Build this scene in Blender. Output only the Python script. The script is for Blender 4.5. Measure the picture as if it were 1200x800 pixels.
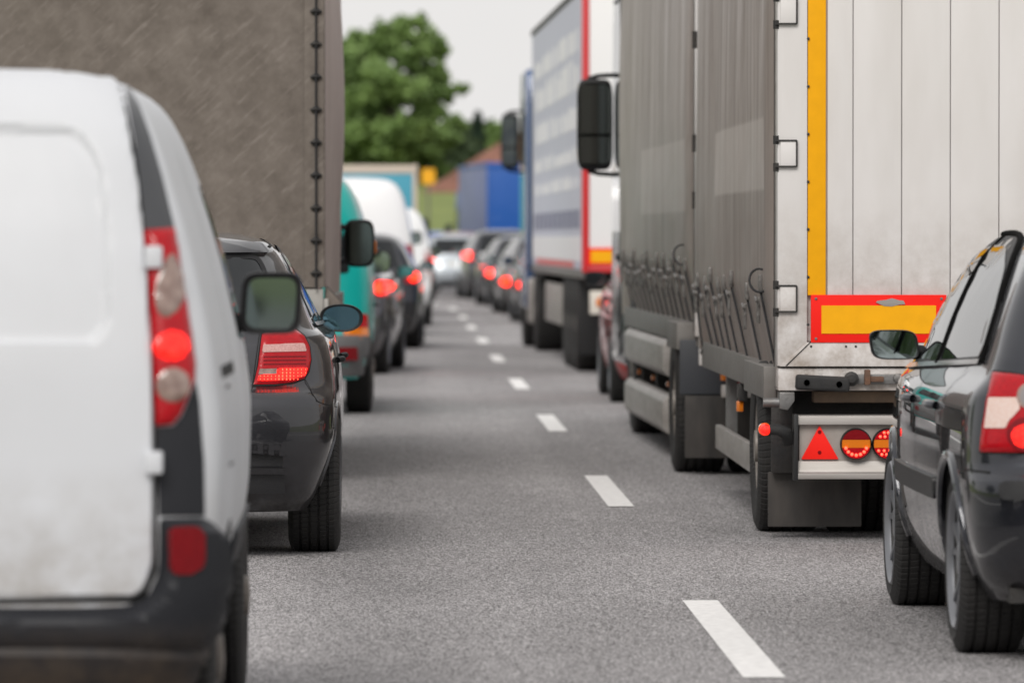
import bpy, bmesh, math, random
from math import sin, cos, pi, radians, sqrt, atan2, exp
from mathutils import Vector, Matrix, noise
from mathutils.bvhtree import BVHTree

random.seed(7)
for o in list(bpy.data.objects): bpy.data.objects.remove(o)
SC = bpy.context.scene
COL = SC.collection

# ------------------------------------------------------------------ camera
F, VX, VY, EYE = 6900.0, 465.0, 279.0, 1.40      # focal length in photo pixels, vanishing point, eye height
cam_d = bpy.data.cameras.new('camera'); cam = bpy.data.objects.new('camera', cam_d); COL.objects.link(cam)
cam.location = (0, 0, EYE)
cam.rotation_euler = (pi/2 - math.atan((400-VY)/F), 0, -math.atan((600-VX)/F))
cam_d.sensor_width = 36; cam_d.lens = F/1200*36
cam_d.clip_start = .1; cam_d.clip_end = 3000
cam_d.dof.use_dof = True; cam_d.dof.focus_distance = 25.2; cam_d.dof.aperture_fstop = 4.2
SC.camera = cam
# ------------------------------------------------------------------ sky, sun, exposure
SUN_EL, SUN_AZ = radians(42), radians(196)        # azimuth measured clockwise from +Y (road direction): behind the camera
w = bpy.data.worlds.new('World'); SC.world = w; w.use_nodes = True
nt = w.node_tree; nt.nodes.clear()
sky = nt.nodes.new('ShaderNodeTexSky'); sky.sky_type = 'NISHITA'; sky.sun_disc = False
sky.sun_elevation = SUN_EL; sky.sun_rotation = SUN_AZ; sky.dust_density = 4
mixn = nt.nodes.new('ShaderNodeMix'); mixn.data_type = 'RGBA'; mixn.inputs[0].default_value = .93   # closed cloud deck
mixn.inputs[7].default_value = (6.2, 6.08, 6.0, 1)
nt.links.new(sky.outputs[0], mixn.inputs[6])
bg = nt.nodes.new('ShaderNodeBackground'); bg.inputs[1].default_value = .1
tcw = nt.nodes.new('ShaderNodeTexCoord'); cn = nt.nodes.new('ShaderNodeTexNoise'); cn.inputs['Scale'].default_value = 4.5; cn.inputs['Detail'].default_value = 5
nt.links.new(tcw.outputs['Generated'], cn.inputs[0])            # faint tone of the cloud deck, the same all over the sky
cr = nt.nodes.new('ShaderNodeMapRange'); cr.inputs[1].default_value = .3; cr.inputs[2].default_value = .7; cr.inputs[3].default_value = .92; cr.inputs[4].default_value = 1.06
nt.links.new(cn.outputs[0], cr.inputs[0])
vm = nt.nodes.new('ShaderNodeVectorMath'); vm.operation = 'SCALE'; nt.links.new(mixn.outputs[2], vm.inputs[0]); nt.links.new(cr.outputs[0], vm.inputs['Scale'])
nt.links.new(vm.outputs[0], bg.inputs[0])
wo = nt.nodes.new('ShaderNodeOutputWorld'); nt.links.new(bg.outputs[0], wo.inputs[0])
sd = bpy.data.lights.new('sun', 'SUN'); sd.energy = 1.5; sd.angle = radians(28); sd.color = (1, .965, .92)
sun = bpy.data.objects.new('sun', sd); COL.objects.link(sun)
sun.rotation_euler = (pi/2 - SUN_EL, 0, pi - SUN_AZ)
SC.view_settings.view_transform = 'Standard'; SC.view_settings.look = 'None'
SC.view_settings.exposure = 0.5; SC.view_settings.gamma = 1; SC.view_settings.use_curve_mapping = False

# ------------------------------------------------------------------ materials
def mat(name, col, rough=.5, metal=0, coat=0, emit=None, es=0, spec=.5, var=0, vscale=8, vcol=None, bump=0, bscale=60,
        dirt=None, dz=(.3, .8), stretch=(1, 1, 1), coat_rough=.04):
    m = bpy.data.materials.get(name)
    if m: return m
    m = bpy.data.materials.new(name); m.use_nodes = True
    n = m.node_tree.nodes; L = m.node_tree.links; b = n['Principled BSDF']
    b.inputs['Base Color'].default_value = (*col, 1); b.inputs['Roughness'].default_value = rough
    b.inputs['Metallic'].default_value = metal; b.inputs['Coat Weight'].default_value = coat
    b.inputs['Coat Roughness'].default_value = coat_rough
    b.inputs['Specular IOR Level'].default_value = spec
    if emit: b.inputs['Emission Color'].default_value = (*emit, 1); b.inputs['Emission Strength'].default_value = es
    if not (var or bump or dirt): return m
    tc = n.new('ShaderNodeTexCoord'); mp = n.new('ShaderNodeMapping'); mp.inputs['Scale'].default_value = stretch
    L.new(tc.outputs['Object'], mp.inputs[0])
    cur = None
    if var:
        nz = n.new('ShaderNodeTexNoise'); nz.inputs['Scale'].default_value = vscale; nz.inputs['Detail'].default_value = 6
        L.new(mp.outputs[0], nz.inputs[0])
        rp = n.new('ShaderNodeMapRange'); rp.inputs[1].default_value = .3; rp.inputs[2].default_value = .7
        L.new(nz.outputs[0], rp.inputs[0])
        mx = n.new('ShaderNodeMix'); mx.data_type = 'RGBA'
        mx.inputs[6].default_value = (*col, 1)
        c2 = vcol if vcol else tuple(c*(1-var) for c in col)
        mx.inputs[7].default_value = (*c2, 1)
        ml = n.new('ShaderNodeMath'); ml.operation = 'MULTIPLY'; ml.inputs[1].default_value = var if vcol else 1
        L.new(rp.outputs[0], ml.inputs[0]); L.new(ml.outputs[0], mx.inputs[0])
        L.new(mx.outputs[2], b.inputs['Base Color']); cur = mx.outputs[2]
    if dirt:
        geo = n.new('ShaderNodeNewGeometry'); sp = n.new('ShaderNodeSeparateXYZ'); L.new(geo.outputs['Position'], sp.inputs[0])
        mr = n.new('ShaderNodeMapRange'); mr.inputs[1].default_value = dz[1]; mr.inputs[2].default_value = dz[0]
        L.new(sp.outputs[2], mr.inputs[0])
        dn = n.new('ShaderNodeTexNoise'); dn.inputs['Scale'].default_value = 9; dn.inputs['Detail'].default_value = 8; dn.inputs['Roughness'].default_value = .7
        L.new(tc.outputs['Object'], dn.inputs[0])
        dm = n.new('ShaderNodeMapRange'); dm.inputs[1].default_value = .32; dm.inputs[2].default_value = .68
        L.new(dn.outputs[0], dm.inputs[0])
        mu = n.new('ShaderNodeMath'); mu.operation = 'MULTIPLY'; L.new(mr.outputs[0], mu.inputs[0]); L.new(dm.outputs[0], mu.inputs[1])
        dx = n.new('ShaderNodeMix'); dx.data_type = 'RGBA'; L.new(mu.outputs[0], dx.inputs[0])
        if cur: L.new(cur, dx.inputs[6])
        else: dx.inputs[6].default_value = (*col, 1)
        dx.inputs[7].default_value = (*dirt, 1); L.new(dx.outputs[2], b.inputs['Base Color'])
        rx = n.new('ShaderNodeMapRange'); rx.inputs[3].default_value = rough; rx.inputs[4].default_value = .75
        L.new(mu.outputs[0], rx.inputs[0]); L.new(rx.outputs[0], b.inputs['Roughness'])
        if coat:
            cx = n.new('ShaderNodeMapRange'); cx.inputs[3].default_value = coat; cx.inputs[4].default_value = 0
            L.new(mu.outputs[0], cx.inputs[0]); L.new(cx.outputs[0], b.inputs['Coat Weight'])
    if bump:
        bn = n.new('ShaderNodeTexNoise'); bn.inputs['Scale'].default_value = bscale; bn.inputs['Detail'].default_value = 5
        L.new(mp.outputs[0], bn.inputs[0])
        bp = n.new('ShaderNodeBump'); bp.inputs['Strength'].default_value = bump; bp.inputs['Distance'].default_value = .01
        L.new(bn.outputs[0], bp.inputs['Height']); L.new(bp.outputs[0], b.inputs['Normal'])
    return m

DIRT = (.16, .12, .085)
ROADDUST = (.11, .098, .088)
M_BLK = mat('black_plastic', (.009, .009, .010), .45, bump=.15, bscale=300)
M_SEAM = mat('seam_gap', (.004, .004, .004), .8)
M_RUB = mat('rubber', (.014, .014, .015), .75, var=.5, vscale=20, vcol=(.03, .028, .026), bump=.2, bscale=120)
M_GLASS = mat('dark_glass', (.010, .012, .014), .02, spec=.4)
M_MIRR = mat('mirror_glass', (.34, .40, .41), .03, metal=1)
M_MIRRB = mat('blue_mirror_glass', (.10, .19, .24), .03, metal=1)
M_CHROME = mat('chrome', (.7, .7, .7), .15, metal=1)
M_STEEL = mat('grey_steel', (.2, .2, .2), .5, metal=.6, var=.5, vscale=12, vcol=(.12, .10, .085), bump=.2)
M_DARKST = mat('dark_chassis', (.014, .014, .015), .6, var=.6, vscale=9, vcol=(.04, .034, .028), bump=.3)
M_ALU = mat('brushed_aluminium', (.36, .34, .325), .5, metal=.4, var=.6, vscale=7, vcol=(.20, .18, .16), stretch=(.4, .4, 3), bump=.05)
M_RED = mat('red_lens', (.36, .003, .008), .25, coat=.25, emit=(1, .0, .012), es=.05, spec=.25, var=.55, vscale=55, vcol=(.20, .002, .006))
M_REDDK = mat('dark_red_lens', (.2, .004, .008), .25, coat=.15, spec=.25, var=.4, vscale=60, vcol=(.11, .002, .004))
def lit_mat():
    m = mat('lit_red_lamp', (.5, .01, .01), .2, emit=(1, .012, .005), es=1.6)
    n = m.node_tree.nodes; L = m.node_tree.links; b = n['Principled BSDF']; tc = n.new('ShaderNodeTexCoord')
    vo = n.new('ShaderNodeTexVoronoi'); vo.inputs['Scale'].default_value = 75; L.new(tc.outputs['Object'], vo.inputs[0])
    mr = n.new('ShaderNodeMapRange'); mr.inputs[1].default_value = .1; mr.inputs[2].default_value = .6; mr.inputs[3].default_value = 2.4; mr.inputs[4].default_value = .7
    L.new(vo.outputs[0], mr.inputs[0]); L.new(mr.outputs[0], b.inputs['Emission Strength']); return m
M_LIT = lit_mat()
M_LITFAR = mat('lit_far_brake_lamp', (.5, .01, .01), .2, emit=(1, .022, .006), es=4.5)
M_LITDOT = mat('lit_red_led', (.8, .05, .03), .2, emit=(1, .06, .03), es=3.0)
M_CLEAR = mat('clear_lens', (.32, .235, .20), .15, coat=1, var=.85, vscale=38, vcol=(.14, .075, .06))
M_PINK = mat('pink_clear_lens', (.62, .36, .33), .18, coat=1, var=.5, vscale=120, vcol=(.3, .1, .09))
M_ORA = mat('orange_lens', (.65, .17, .01), .2, coat=1)
M_RIM = mat('alloy_rim', (.20, .205, .22), .35, metal=.6)
M_WHEELST = mat('painted_steel_rim', (.25, .23, .21), .5, metal=.2, var=.5, vscale=14, vcol=(.13, .1, .08))
M_TRIM = mat('satin_black_trim', (.008, .008, .009), .5, spec=.3)
M_HUB = mat('hub_dark', (.03, .03, .03), .6)

def tyre_mat():
    m = bpy.data.materials.new('tyre_rubber'); m.use_nodes = True
    n = m.node_tree.nodes; L = m.node_tree.links; b = n['Principled BSDF']
    tc = n.new('ShaderNodeTexCoord'); sp = n.new('ShaderNodeSeparateXYZ'); L.new(tc.outputs['Object'], sp.inputs[0])
    at = n.new('ShaderNodeMath'); at.operation = 'ARCTAN2'; L.new(sp.outputs[2], at.inputs[0]); L.new(sp.outputs[1], at.inputs[1])
    fx = n.new('ShaderNodeMath'); fx.operation = 'MULTIPLY'; fx.inputs[1].default_value = 74; L.new(at.outputs[0], fx.inputs[0])
    xx = n.new('ShaderNodeMath'); xx.operation = 'MULTIPLY_ADD'; xx.inputs[1].default_value = 26; L.new(sp.outputs[0], xx.inputs[0]); L.new(fx.outputs[0], xx.inputs[2])
    sn = n.new('ShaderNodeMath'); sn.operation = 'SINE'; L.new(xx.outputs[0], sn.inputs[0])
    st = n.new('ShaderNodeMapRange'); st.inputs[1].default_value = -.9; st.inputs[2].default_value = -.5; L.new(sn.outputs[0], st.inputs[0])
    bp = n.new('ShaderNodeBump'); bp.inputs['Strength'].default_value = .9; bp.inputs['Distance'].default_value = .006
    L.new(st.outputs[0], bp.inputs['Height']); L.new(bp.outputs[0], b.inputs['Normal'])
    nz = n.new('ShaderNodeTexNoise'); nz.inputs['Scale'].default_value = 14; nz.inputs['Detail'].default_value = 5; L.new(tc.outputs['Object'], nz.inputs[0])
    mx = n.new('ShaderNodeMix'); mx.data_type = 'RGBA'; mx.inputs[6].default_value = (.007, .007, .008, 1); mx.inputs[7].default_value = (.024, .022, .02, 1)
    L.new(nz.outputs[0], mx.inputs[0]); L.new(mx.outputs[2], b.inputs['Base Color'])
    b.inputs['Roughness'].default_value = .72
    return m
M_TYRE = tyre_mat()

# ------------------------------------------------------------------ mesh helpers
def tag(o, label=None, cat=None, group=None, kind=None):
    if label: o['label'] = label
    if cat: o['category'] = cat
    if group: o['group'] = group
    if kind: o['kind'] = kind
    return o
def empty(name, loc, rz=0):
    o = bpy.data.objects.new(name, None); COL.objects.link(o); o.location = loc; o.rotation_euler = (0, 0, rz)
    o.empty_display_size = .2
    return o
def link_mesh(name, me, m, parent=None, loc=None):
    o = bpy.data.objects.new(name, me); COL.objects.link(o)
    if m is not None and not me.materials:
        for k in (m if isinstance(m, (list, tuple)) else [m]): me.materials.append(k)
    if parent: o.parent = parent
    if loc: o.location = loc
    return o
def finish(me, smooth=True, angle=38):
    if smooth:
        me.shade_smooth()
        me.set_sharp_from_angle(angle=radians(angle))
class MB:
    def __init__(s): s.v = []; s.f = []
    def add(s, v, f):
        k = len(s.v); s.v += [tuple(p) for p in v]; s.f += [tuple(i+k for i in q) for q in f]; return s
    def box(s, x0, x1, y0, y1, z0, z1):
        return s.add([(x0,y0,z0),(x1,y0,z0),(x1,y1,z0),(x0,y1,z0),(x0,y0,z1),(x1,y0,z1),(x1,y1,z1),(x0,y1,z1)],
                     [(0,3,2,1),(4,5,6,7),(0,1,5,4),(1,2,6,5),(2,3,7,6),(3,0,4,7)])
    def prism(s, poly, axis, a0, a1):
        def P(p, a): return {'x': (a, p[0], p[1]), 'y': (p[0], a, p[1]), 'z': (p[0], p[1], a)}[axis]
        n = len(poly)
        return s.add([P(p, a0) for p in poly] + [P(p, a1) for p in poly],
                     [tuple(range(n))[::-1], tuple(range(n, 2*n))] + [(i, (i+1) % n, n+(i+1) % n, n+i) for i in range(n)])
    def tube(s, pts, r, n=8, cap=True):
        pts = [Vector(p) for p in pts]; rings = []
        for i, p in enumerate(pts):
            d = (pts[min(i+1, len(pts)-1)] - pts[max(i-1, 0)]).normalized()
            a = d.cross(Vector((0, 0, 1)));
            if a.length < .05: a = d.cross(Vector((1, 0, 0)))
            a.normalize(); b = d.cross(a); rr = r[i] if isinstance(r, (list, tuple)) else r
            rings.append([p + a*rr*cos(2*pi*k/n) + b*rr*sin(2*pi*k/n) for k in range(n)])
        v = [q for ring in rings for q in ring]; f = []
        for i in range(len(rings)-1):
            for k in range(n): f.append((i*n+k, i*n+(k+1) % n, (i+1)*n+(k+1) % n, (i+1)*n+k))
        if cap: f += [tuple(range(n))[::-1], tuple((len(rings)-1)*n+k for k in range(n))]
        return s.add(v, f)
    def lathe(s, prof, c=(0, 0, 0), axis='x', n=40, closed=False):
        v = []; f = []; m = len(prof)
        for k in range(n):
            t = 2*pi*k/n
            for r, a in prof:
                if axis == 'x': v.append((c[0]+a, c[1]+r*cos(t), c[2]+r*sin(t)))
                elif axis == 'y': v.append((c[0]+r*cos(t), c[1]+a, c[2]+r*sin(t)))
                else: v.append((c[0]+r*cos(t), c[1]+r*sin(t), c[2]+a))
        for k in range(n):
            for j in range(m if closed else m-1):
                f.append((k*m+j, k*m+(j+1) % m, ((k+1) % n)*m+(j+1) % m, ((k+1) % n)*m+j))
        return s.add(v, f)
    def build(s, name, m, parent=None, bevel=0, smooth=True, angle=38, loc=None, seg=2):
        me = bpy.data.meshes.new(name); me.from_pydata(s.v, [], s.f); me.update()
        bm = bmesh.new(); bm.from_mesh(me); bmesh.ops.recalc_face_normals(bm, faces=bm.faces)
        if bevel:
            ed = [e for e in bm.edges if len(e.link_faces) == 2 and e.calc_face_angle(0) > .6]
            bmesh.ops.bevel(bm, geom=ed, offset=bevel, segments=seg, profile=.6, affect='EDGES', clamp_overlap=True)
        bm.to_mesh(me); bm.free(); finish(me, smooth, angle)
        return link_mesh(name, me, m, parent, loc)
def dup(o, name, parent, loc=None, rot=None):
    c = o.copy(); COL.objects.link(c); c.name = name; c.parent = parent
    if loc is not None: c.location = loc
    if rot is not None: c.rotation_euler = rot
    for ch in o.children: dup(ch, ch.name.split('.')[0], c)
    return c
def roundpoly(pts, r, k=4):
    out = []; n = len(pts)
    for i in range(n):
        p = Vector(pts[i]); a = Vector(pts[i-1]) - p; b = Vector(pts[(i+1) % n]) - p
        ri = r[i] if isinstance(r, (list, tuple)) else r
        d = min(ri, a.length*.45, b.length*.45)
        p0 = p + a.normalized()*d; p1 = p + b.normalized()*d
        for j in range(k+1):
            t = j/k; q = p0*(1-t)**2 + p*2*t*(1-t) + p1*t*t; out.append((q.x, q.y))
    return out
def ellipse(cx, cy, rx, ry, n=28, ex=2):
    out = []
    for i in range(n):
        t = 2*pi*i/n; c, s_ = cos(t), sin(t)
        out.append((cx + rx*math.copysign(abs(c)**(2/ex), c), cy + ry*math.copysign(abs(s_)**(2/ex), s_)))
    return out
def seg_dist(p, a, b):
    vx, vy = b[0]-a[0], b[1]-a[1]; L = vx*vx+vy*vy
    t = 0 if L == 0 else max(0, min(1, ((p[0]-a[0])*vx+(p[1]-a[1])*vy)/L))
    return sqrt((p[0]-a[0]-t*vx)**2+(p[1]-a[1]-t*vy)**2)
def poly_dist(p, poly): return min(seg_dist(p, poly[i-1], poly[i]) for i in range(len(poly)))
def inside(p, poly):
    c = False
    for i in range(len(poly)):
        a, b = poly[i-1], poly[i]
        if (a[1] > p[1]) != (b[1] > p[1]) and p[0] < (b[0]-a[0])*(p[1]-a[1])/(b[1]-a[1])+a[0]: c = not c
    return c
def smooth01(t): t = max(0, min(1, t)); return t*t*(3-2*t)

def pchip(xs, ys):
    n = len(xs); h = [xs[i+1]-xs[i] for i in range(n-1)]; d = [(ys[i+1]-ys[i])/h[i] for i in range(n-1)]
    m = [d[0]] + [0 if d[i-1]*d[i] <= 0 else (2*h[i]+h[i-1]+h[i]+2*h[i-1])/((2*h[i]+h[i-1])/d[i-1]+(h[i]+2*h[i-1])/d[i]) for i in range(1, n-1)] + [d[-1]]
    def f(x):
        i = 0
        while i < n-2 and x > xs[i+1]: i += 1
        t = (x-xs[i])/h[i]; t = max(0, min(1, t))
        return (1+2*t)*(1-t)**2*ys[i] + t*(1-t)**2*h[i]*m[i] + t*t*(3-2*t)*ys[i+1] + t*t*(t-1)*h[i]*m[i+1]
    return f

# ------------------------------------------------------------------ vehicle shells: horizontal slices lofted upwards, then parts conformed onto them
class Shell:
    def __init__(s, root, rows, arches, taper=(.05, .07), nz=70, k1=16, ks=30, expn=3.4, paint=None, arch_r=.36, yc=1.9, name='body'):
        # rows: (z, y_rear, y_front, half_width, rear_corner_depth, front_corner_depth)
        s.root = root
        zs = [r[0] for r in rows]; fn = [pchip(zs, [r[i] for r in rows]) for i in range(1, 6)]
        zz = set(zs)
        for i in range(nz+1): zz.add(zs[0] + (zs[-1]-zs[0])*i/nz)
        for i in range(1, 9): zz.add(zs[-1] - (zs[-1]-zs[-3])*i/9)
        zz = sorted(zz); zz = [z for i, z in enumerate(zz) if i == 0 or z-zz[i-1] > .0015]
        ylo = min(r[1] for r in rows); yhi = max(r[2] for r in rows)
        def ring(z):
            yr, yf, wd, dr, df = [g(z) for g in fn]
            dr = min(dr, (yf-yr)*.45); df = min(df, (yf-yr)*.45); half = []
            for i in range(k1+1):
                t = (pi/2)*i/k1; half.append((wd*sin(t)**(2/expn), yr + dr*(1-cos(t)**(2/2.2))))
            for i in range(1, ks): half.append((wd, yr+dr + (yf-df-yr-dr)*i/ks))
            for i in range(k1+1):
                t = (pi/2)*(1-i/k1); half.append((wd*sin(t)**(2/expn), yf - df*(1-cos(t)**(2/2.2))))
            out = []
            for x, y in half:
                k = taper[0]*max(0, (yc-y)/(yc-ylo))**2 + taper[1]*max(0, (y-yc)/(yhi-yc))**2.2
                out.append((x*(1-k), y, z))
            return out + [(-x, y, q) for x, y, q in out[-2:0:-1]]
        v = []; f = []
        for z in zz: v += ring(z)
        n = len(ring(zz[0])); N = len(zz)
        for i in range(N-1):
            for k in range(n): f.append((i*n+k, i*n+(k+1) % n, (i+1)*n+(k+1) % n, (i+1)*n+k))
        hn = n//2
        for base in (0, (N-1)*n):
            for k in range(hn):
                a, b, c, d = base+k, base+k+1, base+(n-k-1) % n, base+(n-k) % n
                q = []
                for i in (a, b, c, d):
                    if i not in q: q.append(i)
                if len(q) >= 3: f.append(tuple(q))
        me = bpy.data.meshes.new(name); me.from_pydata(v, [], f); me.update()
        bm = bmesh.new(); bm.from_mesh(me); bmesh.ops.recalc_face_normals(bm, faces=bm.faces)
        s.bvh = BVHTree.FromBMesh(bm); bm.to_mesh(me); bm.free()
        s.w = max(r[3] for r in rows)
        s.obj = link_mesh(name, me, [paint, M_BLK], root)
        if arches:
            cut = MB()
            for (ya, za) in arches:
                for sg in (-1, 1):
                    a0, a1 = sorted((sg*(s.w-.36), sg*(s.w+.3)))
                    cut.prism([(ya+arch_r*cos(2*pi*k/40), za+arch_r*sin(2*pi*k/40)) for k in range(40)], 'x', a0, a1)
            co = cut.build('cutter', M_BLK, None, smooth=False)
            md = s.obj.modifiers.new('b', 'BOOLEAN'); md.operation = 'DIFFERENCE'; md.object = co; md.solver = 'EXACT'
            co.matrix_world = root.matrix_basis.copy(); s.obj.parent = root
            bpy.context.view_layer.update()
            dg = bpy.context.evaluated_depsgraph_get()
            me2 = bpy.data.meshes.new_from_object(s.obj.evaluated_get(dg)); s.obj.modifiers.clear(); s.obj.data = me2
            bpy.data.objects.remove(co)
            me2.materials.clear(); me2.materials.append(paint); me2.materials.append(M_BLK)
            for p in me2.polygons:
                c = p.center; p.material_index = 0
                for (ya, za) in arches:
                    d = sqrt((c.y-ya)**2+(c.z-za)**2)
                    if d < arch_r+.002 and abs(p.normal.x) < .2 and c.z > .1:
                        rd = Vector((0, ya-c.y, za-c.z)).normalized()
                        if p.normal.dot(rd) > .8: p.material_index = 1
                    if d < arch_r and abs(p.normal.x) > .95 and abs(c.x) < s.w-.3: p.material_index = 1
            me2.name = name
        finish(s.obj.data, True, 32)
    # projections: 2-D coordinates -> ray in the vehicle's own frame
    def cam(s, a, b):
        mi = s.root.matrix_basis.inverted()
        o = mi @ Vector((0, 0, EYE)); p = mi @ Vector(((a-VX)/F*20, 20, EYE-(b-VY)/F*20))
        return o, (p-o).normalized()
    def side(s, a, b): return Vector((s.sgn*4, a, b)), Vector((-s.sgn, 0, 0))
    def rear(s, a, b): return Vector((a, -4, b)), Vector((0, 1, 0))
    def hit(s, proj, a, b):
        o, d = proj(a, b); h, nrm, i, dist = s.bvh.ray_cast(o, d)
        if h is None:
            best = None
            for k in range(1, 400):
                q = o + d*(k*.1); c, nn, i2, dd = s.bvh.find_nearest(q)
                if best is None or dd < best[0]: best = (dd, c, nn)
            h, nrm = best[1], best[2]
        if nrm.dot(d) > 0: nrm = -nrm
        return h, nrm
    sgn = 1
    def panel(s, name, poly, proj, m, parent=None, off=.004, grid=None, base=-.004, mirror=True, angle=32):
        bm = bmesh.new()
        vs = [bm.verts.new((p[0], p[1], 0)) for p in poly]; bm.faces.new(vs)
        bmesh.ops.triangulate(bm, faces=bm.faces[:])
        x0, x1 = min(p[0] for p in poly), max(p[0] for p in poly); y0, y1 = min(p[1] for p in poly), max(p[1] for p in poly)
        gx = gy = grid if grid else max(x1-x0, y1-y0)/14
        for ax, lo, hi, g in ((0, x0, x1, gx), (1, y0, y1, gy)):
            n = max(1, int((hi-lo)/g))
            for i in range(1, n):
                c = lo + (hi-lo)*i/n
                bmesh.ops.bisect_plane(bm, geom=bm.verts[:]+bm.edges[:]+bm.faces[:], dist=1e-7,
                                       plane_co=(c, 0, 0) if ax == 0 else (0, c, 0), plane_no=(1, 0, 0) if ax == 0 else (0, 1, 0))
        data = {}
        bedges = [e for e in bm.edges if len(e.link_faces) == 1]
        for v in bm.verts:
            a, b = v.co.x, v.co.y; h, nn = s.hit(proj, a, b)
            o = off(a, b, poly_dist((a, b), poly)) if callable(off) else off
            data[v] = (h, nn, o)
        dirv = proj(*poly[0])[1]
        for v, (h, nn, o) in data.items(): v.co = h + nn*o
        for fc in bm.faces:
            fc.normal_update()
            if fc.normal.dot(dirv) > 0: fc.normal_flip()
        low = {}
        for e in bedges:
            for v in e.verts:
                if v not in low: h, nn, o = data[v]; low[v] = bm.verts.new(h + nn*base)
        for e in bedges:
            a, b = e.verts
            try: bm.faces.new((a, b, low[b], low[a]))
            except ValueError: pass
        me = bpy.data.meshes.new(name); bm.to_mesh(me); bm.free(); finish(me, True, angle)
        o = link_mesh(name, me, m, parent or s.root); res = [o]
        if mirror:
            m2 = me.copy(); m2.name = name
            for v in m2.vertices: v.co.x = -v.co.x
            m2.flip_normals(); par = parent
            if parent and parent.get('_twin'): par = bpy.data.objects[parent['_twin']]
            o2 = link_mesh(name, m2, m, par or s.root); o['_twin'] = o2.name; res.append(o2)
        return o
    def line(s, name, pts, proj, wd, m, parent=None, off=.003, closed=False, mirror=True):
        P = [Vector(p) for p in pts]
        if closed: P.append(P[0])
        out = []
        for i in range(len(P)-1):
            L = (P[i+1]-P[i]).length; n = max(1, int(L/(wd*6)))
            n = min(n, 14)
            for k in range(n): out.append(P[i].lerp(P[i+1], k/n))
        out.append(P[-1])
        v = []; f = []
        for i, p in enumerate(out):
            d = out[min(i+1, len(out)-1)] - out[max(i-1, 0)]; d.normalize(); nn2 = Vector((-d.y, d.x))*wd/2
            for q in (p+nn2, p-nn2):
                h, nn = s.hit(proj, q.x, q.y); v.append(h + nn*off)
        for i in range(len(out)-1): f.append((2*i, 2*i+1, 2*i+3, 2*i+2))
        mb = MB().add(v, f); o = mb.build(name, m, parent or s.root)
        if mirror:
            mb2 = MB().add([(-p[0], p[1], p[2]) for p in v], f); mb2.build(name, m, parent or s.root)
        return o

# ------------------------------------------------------------------ wheels
WC = {}
def wheel(root, x, y, R, W, rimr, style, side, tread=True, rim_m=None):
    key = (R, W, rimr, style, side, rim_m.name if rim_m else '')
    if key in WC: return dup(WC[key], 'wheel', root, (x, y, R-.006))
    hub = MB().lathe([(0, -W*.2), (rimr*.8, -W*.2), (rimr*.8, W*.1), (0, W*.1)], n=24).build('wheel', M_HUB, root, loc=(x, y, R-.006))
    gw, gd = .009 if R < .4 else .014, .008 if R < .4 else .014
    pr = [(rimr-.004, -W*.40), (rimr+.012, -W*.47), (rimr+(R-rimr)*.45, -W*.515), (R-.04, -W*.50), (R-.014, -W*.455), (R-.003, -W*.40)]
    for g in (-.27, -.09, .09, .27):
        pr += [(R, g*W-gw*.62), (R-gd, g*W-gw*.45), (R-gd, g*W+gw*.45), (R, g*W+gw*.62)]
    pr += [(R-.003, W*.40), (R-.014, W*.455), (R-.04, W*.50), (rimr+(R-rimr)*.45, W*.515), (rimr+.012, W*.47), (rimr-.004, W*.40)]
    ty = MB().lathe(pr, n=72).build('tyre', M_TYRE, hub, angle=28)
    sg = side; rb = MB()
    o = sg*W*(.40 if style == 'steel' else .455)
    if style == 'steel':
        rb.lathe([(rimr+.004, o), (rimr-.006, o+sg*.012), (rimr-.02, o), (rimr-.03, o-sg*.05), (rimr*.72, o-sg*.09), (rimr*.55, o-sg*.03), (rimr*.33, o-sg*.025), (rimr*.3, o+sg*.03), (0, o+sg*.035)], n=40)
        for k in range(10):
            t = 2*pi*k/10; rb.lathe([(.016, 0), (.016, sg*.03), (0, sg*.032)], (o-sg*.03, rimr*.44*cos(t), rimr*.44*sin(t)), n=6)
    else:
        rb.lathe([(rimr+.004, o), (rimr-.006, o+sg*.012), (rimr-.018, o), (rimr-.022, o-sg*.012)], n=48)
        MB().lathe([(rimr-.022, o-sg*.0125), (rimr-.03, -sg*W*.3), (rimr*.5, -sg*W*.3)], n=40).build('rim_barrel', M_HUB, hub)
        rb.lathe([(.062, o-sg*.05), (.062, o-sg*.012), (.05, o-sg*.004), (0, o-sg*.002)], n=24)
        for k in range(5):
            for dt in (-.17, .17):
                t = 2*pi*k/5 + .3; c0 = t + dt*.9; c1 = t + dt*1.35; wd0, wd1 = .019, .017
                pts = []
                for rr, tt, ww, xo in ((.05, c0, wd0, o-sg*.016), (rimr*.6, (c0+c1)/2, wd0*.9, o-sg*.012), (rimr-.012, c1, wd1, o-sg*.004)):
                    e = Vector((0, cos(tt), sin(tt)))*rr; pq = Vector((0, -sin(t), cos(t)))*ww
                    pts += [e+pq+Vector((xo-sg*.035, 0, 0)), e-pq+Vector((xo-sg*.035, 0, 0)), e-pq*.6+Vector((xo, 0, 0)), e+pq*.6+Vector((xo, 0, 0))]
                rb.add(pts, [(0, 1, 5, 4), (1, 2, 6, 5), (2, 3, 7, 6), (3, 0, 4, 7), (4, 5, 9, 8), (5, 6, 10, 9), (6, 7, 11, 10), (7, 4, 8, 11)])
    rb.build('rim', rim_m or (M_WHEELST if style == 'steel' else M_RIM), hub)
    WC[key] = hub
    return hub

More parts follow.
